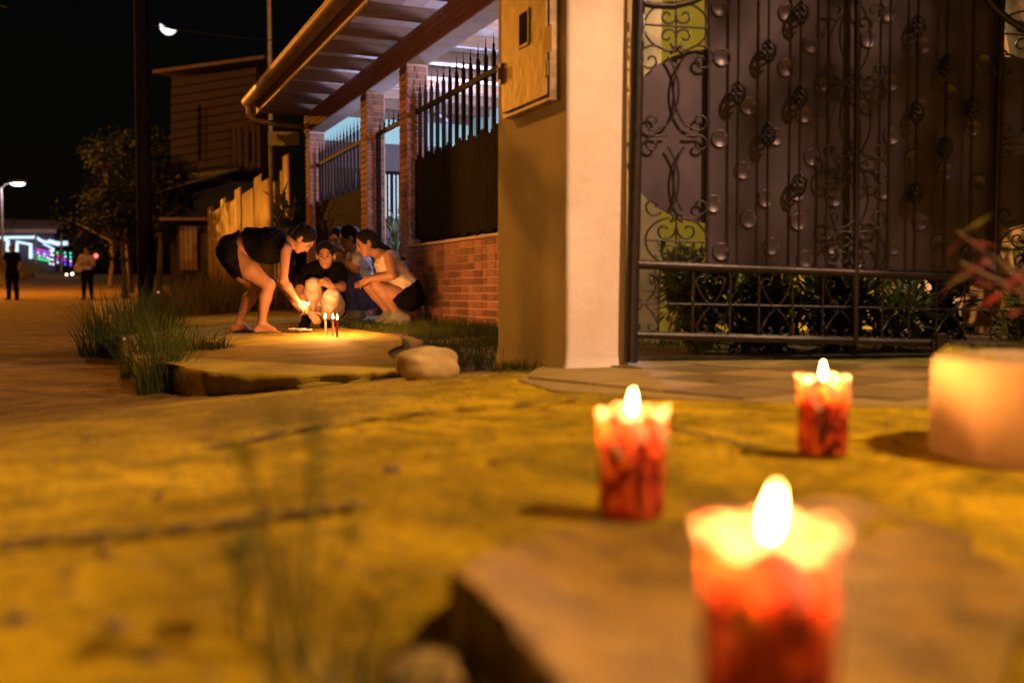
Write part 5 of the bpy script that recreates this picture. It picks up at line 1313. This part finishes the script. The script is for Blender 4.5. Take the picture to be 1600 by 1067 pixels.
# the lit lighter in the bending person's hand
lh = JA['handR'] + V((.03, -.02, .0)); lt = thing('lighter', 'small lit cigarette lighter held by the bending person', 'lighter', lh)
MB().tube([lh - V((.0, 0, .05)), lh + V((.012, 0, .012))], .010, 8).build('case', mat('lighter_plastic', (.6, .5, .4), .4), lt)
MB().ell(lh + V((.018, 0, .030)), (.004, .004, .009), None, 8, 8).build('flame', FLAME, lt)

# two people standing far down the street
def standing(label, x, y, d, k, arms, clothes, fwd):
    p = P(x, 456, d); z = gz(p.x, p.y); k_ = k / 1.62; f = V(fwd).normalized(); r = V((f.y, -f.x, 0))
    def at(a, b, c): return p.xy.to_3d() + r * a * k_ + f * b * k_ + V((0, 0, z + c * k_))
    J = dict(pelvis=at(0, 0, .93), waist=at(0, 0, 1.08), chest=at(0, .0, 1.22), neck=at(0, -.01, 1.40), head=at(0, .01, 1.52))
    for s, q in (('R', 1), ('L', -1)):
        J['sh' + s] = at(.165 * q, 0, 1.36); J['hip' + s] = at(.085 * q, 0, .88); J['kn' + s] = at(.10 * q, .03, .49); J['an' + s] = at(.115 * q, -.01, .085)
        J['heel' + s] = at(.115 * q, -.05, .03); J['toe' + s] = at(.14 * q, .16, .022)
        if arms == 'fold': J['el' + s] = at(.22 * q, .02, 1.10); J['wr' + s] = at(.02 * q, .20, 1.14 + .03 * q); J['hand' + s] = at(-.06 * q, .20, 1.16 + .03 * q)
        else: J['el' + s] = at(.23 * q, .0, 1.11); J['wr' + s] = at(.20 * q, .12 if q > 0 else .02, .98 if q < 0 else 1.12); J['hand' + s] = at(.17 * q, .2 if q > 0 else .04, .90 if q < 0 else 1.14)
    J['bkR'] = f; J['bkL'] = f; J['curl'] = V((.6, 0, 0))
    return person(label, J, k_, fwd, (0, 0, 1), clothes, 'short', False, .012)
GT = mat('pink_white_shirt', (.55, .42, .40), .8, scale=6)
standing('person in dark clothes standing far away at the left edge', 20, 470, 31, 1.68, 'hang', [garment('shirt', ['torso', 'uarmR', 'uarmL'], BLK, .02, band(.05, None), {'uarmR': (0, .7), 'uarmL': (0, .7)}), garment('trousers', ['thighR', 'thighL', 'shinR', 'shinL'], BLK, .024, None, None, lambda J, k: [infl(elp(J['pelvis'], (.15 * k, .11 * k, .12 * k), None, .05), .02)]), shoes('shoe', BLK)], (.1, -1, 0))
rt2, _, Jg = standing('person in pale shirt and dark trousers standing far off in the road', 137, 472, 31, 1.58, 'fold', [garment('shirt', ['torso', 'uarmR', 'uarmL'], GT, .018, band(.05, None), {'uarmR': (0, .8), 'uarmL': (0, .8)}), garment('trousers', ['thighR', 'thighL', 'shinR', 'shinL'], BLK, .016, None, None, lambda J, k: [infl(elp(J['pelvis'], (.15 * k, .11 * k, .12 * k), None, .05), .016)]), shoes('shoe', BLK)], (.25, -1, 0))
bgp = Jg['hipR'] if Jg['hipR'].x < Jg['hipL'].x else Jg['hipL']; bgp = bgp + V((-.16, -.05, .12))
bag = thing('shoulder_bag', 'pale shoulder bag at the side of the person in the road', 'bag', bgp - V((0, 0, .13)))
link('pouch', sdf_mesh([elp(bgp, (.13, .06, .14), None, .02), cap(bgp + V((-.08, 0, -.08)), bgp + V((.08, 0, -.08)), .05, .05, .03)], .012, mat('pale_bag', (.62, .45, .36), .7, scale=9)), bag)
MB().tube([bgp + V((-.06, 0, .12)), bgp + V((.05, -.02, .34)), Jg['chest'] + V((.02, -.12, .1)), Jg['shL'].lerp(Jg['shR'], .3) + V((0, -.03, .06))], .012, 6).build('strap', mat('pale_bag', (.62, .45, .36), .7), bag)

# ================================================================== LOOSE GRIT AND FALLEN LEAVES
def grit(n):
    base = np.array([(1, 0, 0), (-1, 0, 0), (0, 1, 0), (0, -1, 0), (0, 0, 1), (0, 0, -1)], float); fc_ = np.array([(0, 2, 4), (2, 1, 4), (1, 3, 4), (3, 0, 4), (2, 0, 5), (1, 2, 5), (3, 1, 5), (0, 3, 5)])
    V_ = []; F_ = []
    y = .62 + 5.6 * RNG.random(n) ** .9; x = (RNG.random(n) * 1.15 - .62) * y * 1.0; x = np.clip(x, -3.2, 1.5)
    keep = vnoise(x * 3.1, y * 3.1, 44) + vnoise(x * 9, y * 9, 45) * .6 > -.12; x, y = x[keep], y[keep]; z = ground_z(x, y); r = .0012 + .0042 * RNG.random(len(x)) ** 4
    for i in range(len(x)):
        a = random.uniform(0, 6.28); c, s_ = math.cos(a), math.sin(a); sc = np.array([random.uniform(.8, 1.7), random.uniform(.7, 1.2), random.uniform(.4, .8)]) * r[i]; q = base * sc * (1 + .3 * RNG.random((6, 1)))
        V_.append(np.stack([x[i] + q[:, 0] * c - q[:, 1] * s_, y[i] + q[:, 0] * s_ + q[:, 1] * c, z[i] + r[i] * .15 + q[:, 2]], 1)); F_.append(fc_ + 6 * i)
    return tag(link('loose_grit', np_mesh('loose_grit', np.concatenate(V_), np.concatenate(F_), mat('grit', (.30, .22, .05), .9, col2=(.06, .045, .012), scale=60), False)), 'loose grit and crumbs of stone scattered over the pavement', 'grit', None, 'stuff')
grit(9000)
DRY = mat('dry_leaf', (.11, .07, .012), .8, col2=(.05, .032, .006), scale=30, trans=.2)
spots_ = [(405, 548, 'dry leaf lying on the pavement in front of the bending person'), (135, 690, 'curled dry leaf at the left of the near pavement'), (300, 690, 'dry leaf left of the middle of the near pavement'), (600, 655, 'dry leaf in front of the pavement corner'), (845, 640, 'dry leaf between the boulder and the pillar'),
          (90, 640, 'dry leaf near the dirt edge at far left'), (760, 720, 'dry leaf in the open middle of the pavement'), (420, 800, 'dry leaf above the blurred weed'), (1120, 600, 'dry leaf on the tiled forecourt'), (250, 770, 'dry leaf left of the blurred weed')]
for i, (x, y, lab) in enumerate(spots_):
    if i == 0: c = Pw(x, y, .006)
    else: X, Y = gpt(x, y, gz(*gpt(x, y, .28)) + .004); c = V((X, Y, (gz(X, Y) + .006) if i != 8 else .314))
    b = MB(); a = random.uniform(0, 6.28); leaf(b, c, V((math.cos(a), math.sin(a), .12)), V((0, 0, 1)), random.uniform(.03, .055), random.uniform(.009, .014)); tag(b.build('fallen_leaf', DRY), lab, 'leaf', 'fallen leaves on the pavement')

# dark soil lodged in the pavement joints
JS = mat('joint_soil', (.022, .018, .006), .95, col2=(.010, .008, .003), scale=40, bump=.6)
for ln in JOINTS:
    v = []; f = []; m_ = 40
    for k in range(m_ + 1):
        q = k / m_ * (len(ln) - 1); i = min(int(q), len(ln) - 2); a, b = ln[i], ln[i + 1]; t = q - i
        x = a[0] + (b[0] - a[0]) * t; y = a[1] + (b[1] - a[1]) * t; dx, dy = b[0] - a[0], b[1] - a[1]; L_ = math.hypot(dx, dy); wv = .011 * (1 + .8 * math.sin(k * 1.7) * math.sin(k * .61)); z = gz(x, y) + .0035
        x -= .012 * float(fbm(np.array([x * 9]), np.array([y * 9]), 3, 21)[0])
        v += [(x - dy / L_ * wv, y + dx / L_ * wv, z), (x + dy / L_ * wv, y - dx / L_ * wv, z)]
    f = [(2 * k, 2 * k + 1, 2 * k + 3, 2 * k + 2) for k in range(m_)]
    tag(MB().add(v, f).build('pavement_joint', JS), kind='structure')
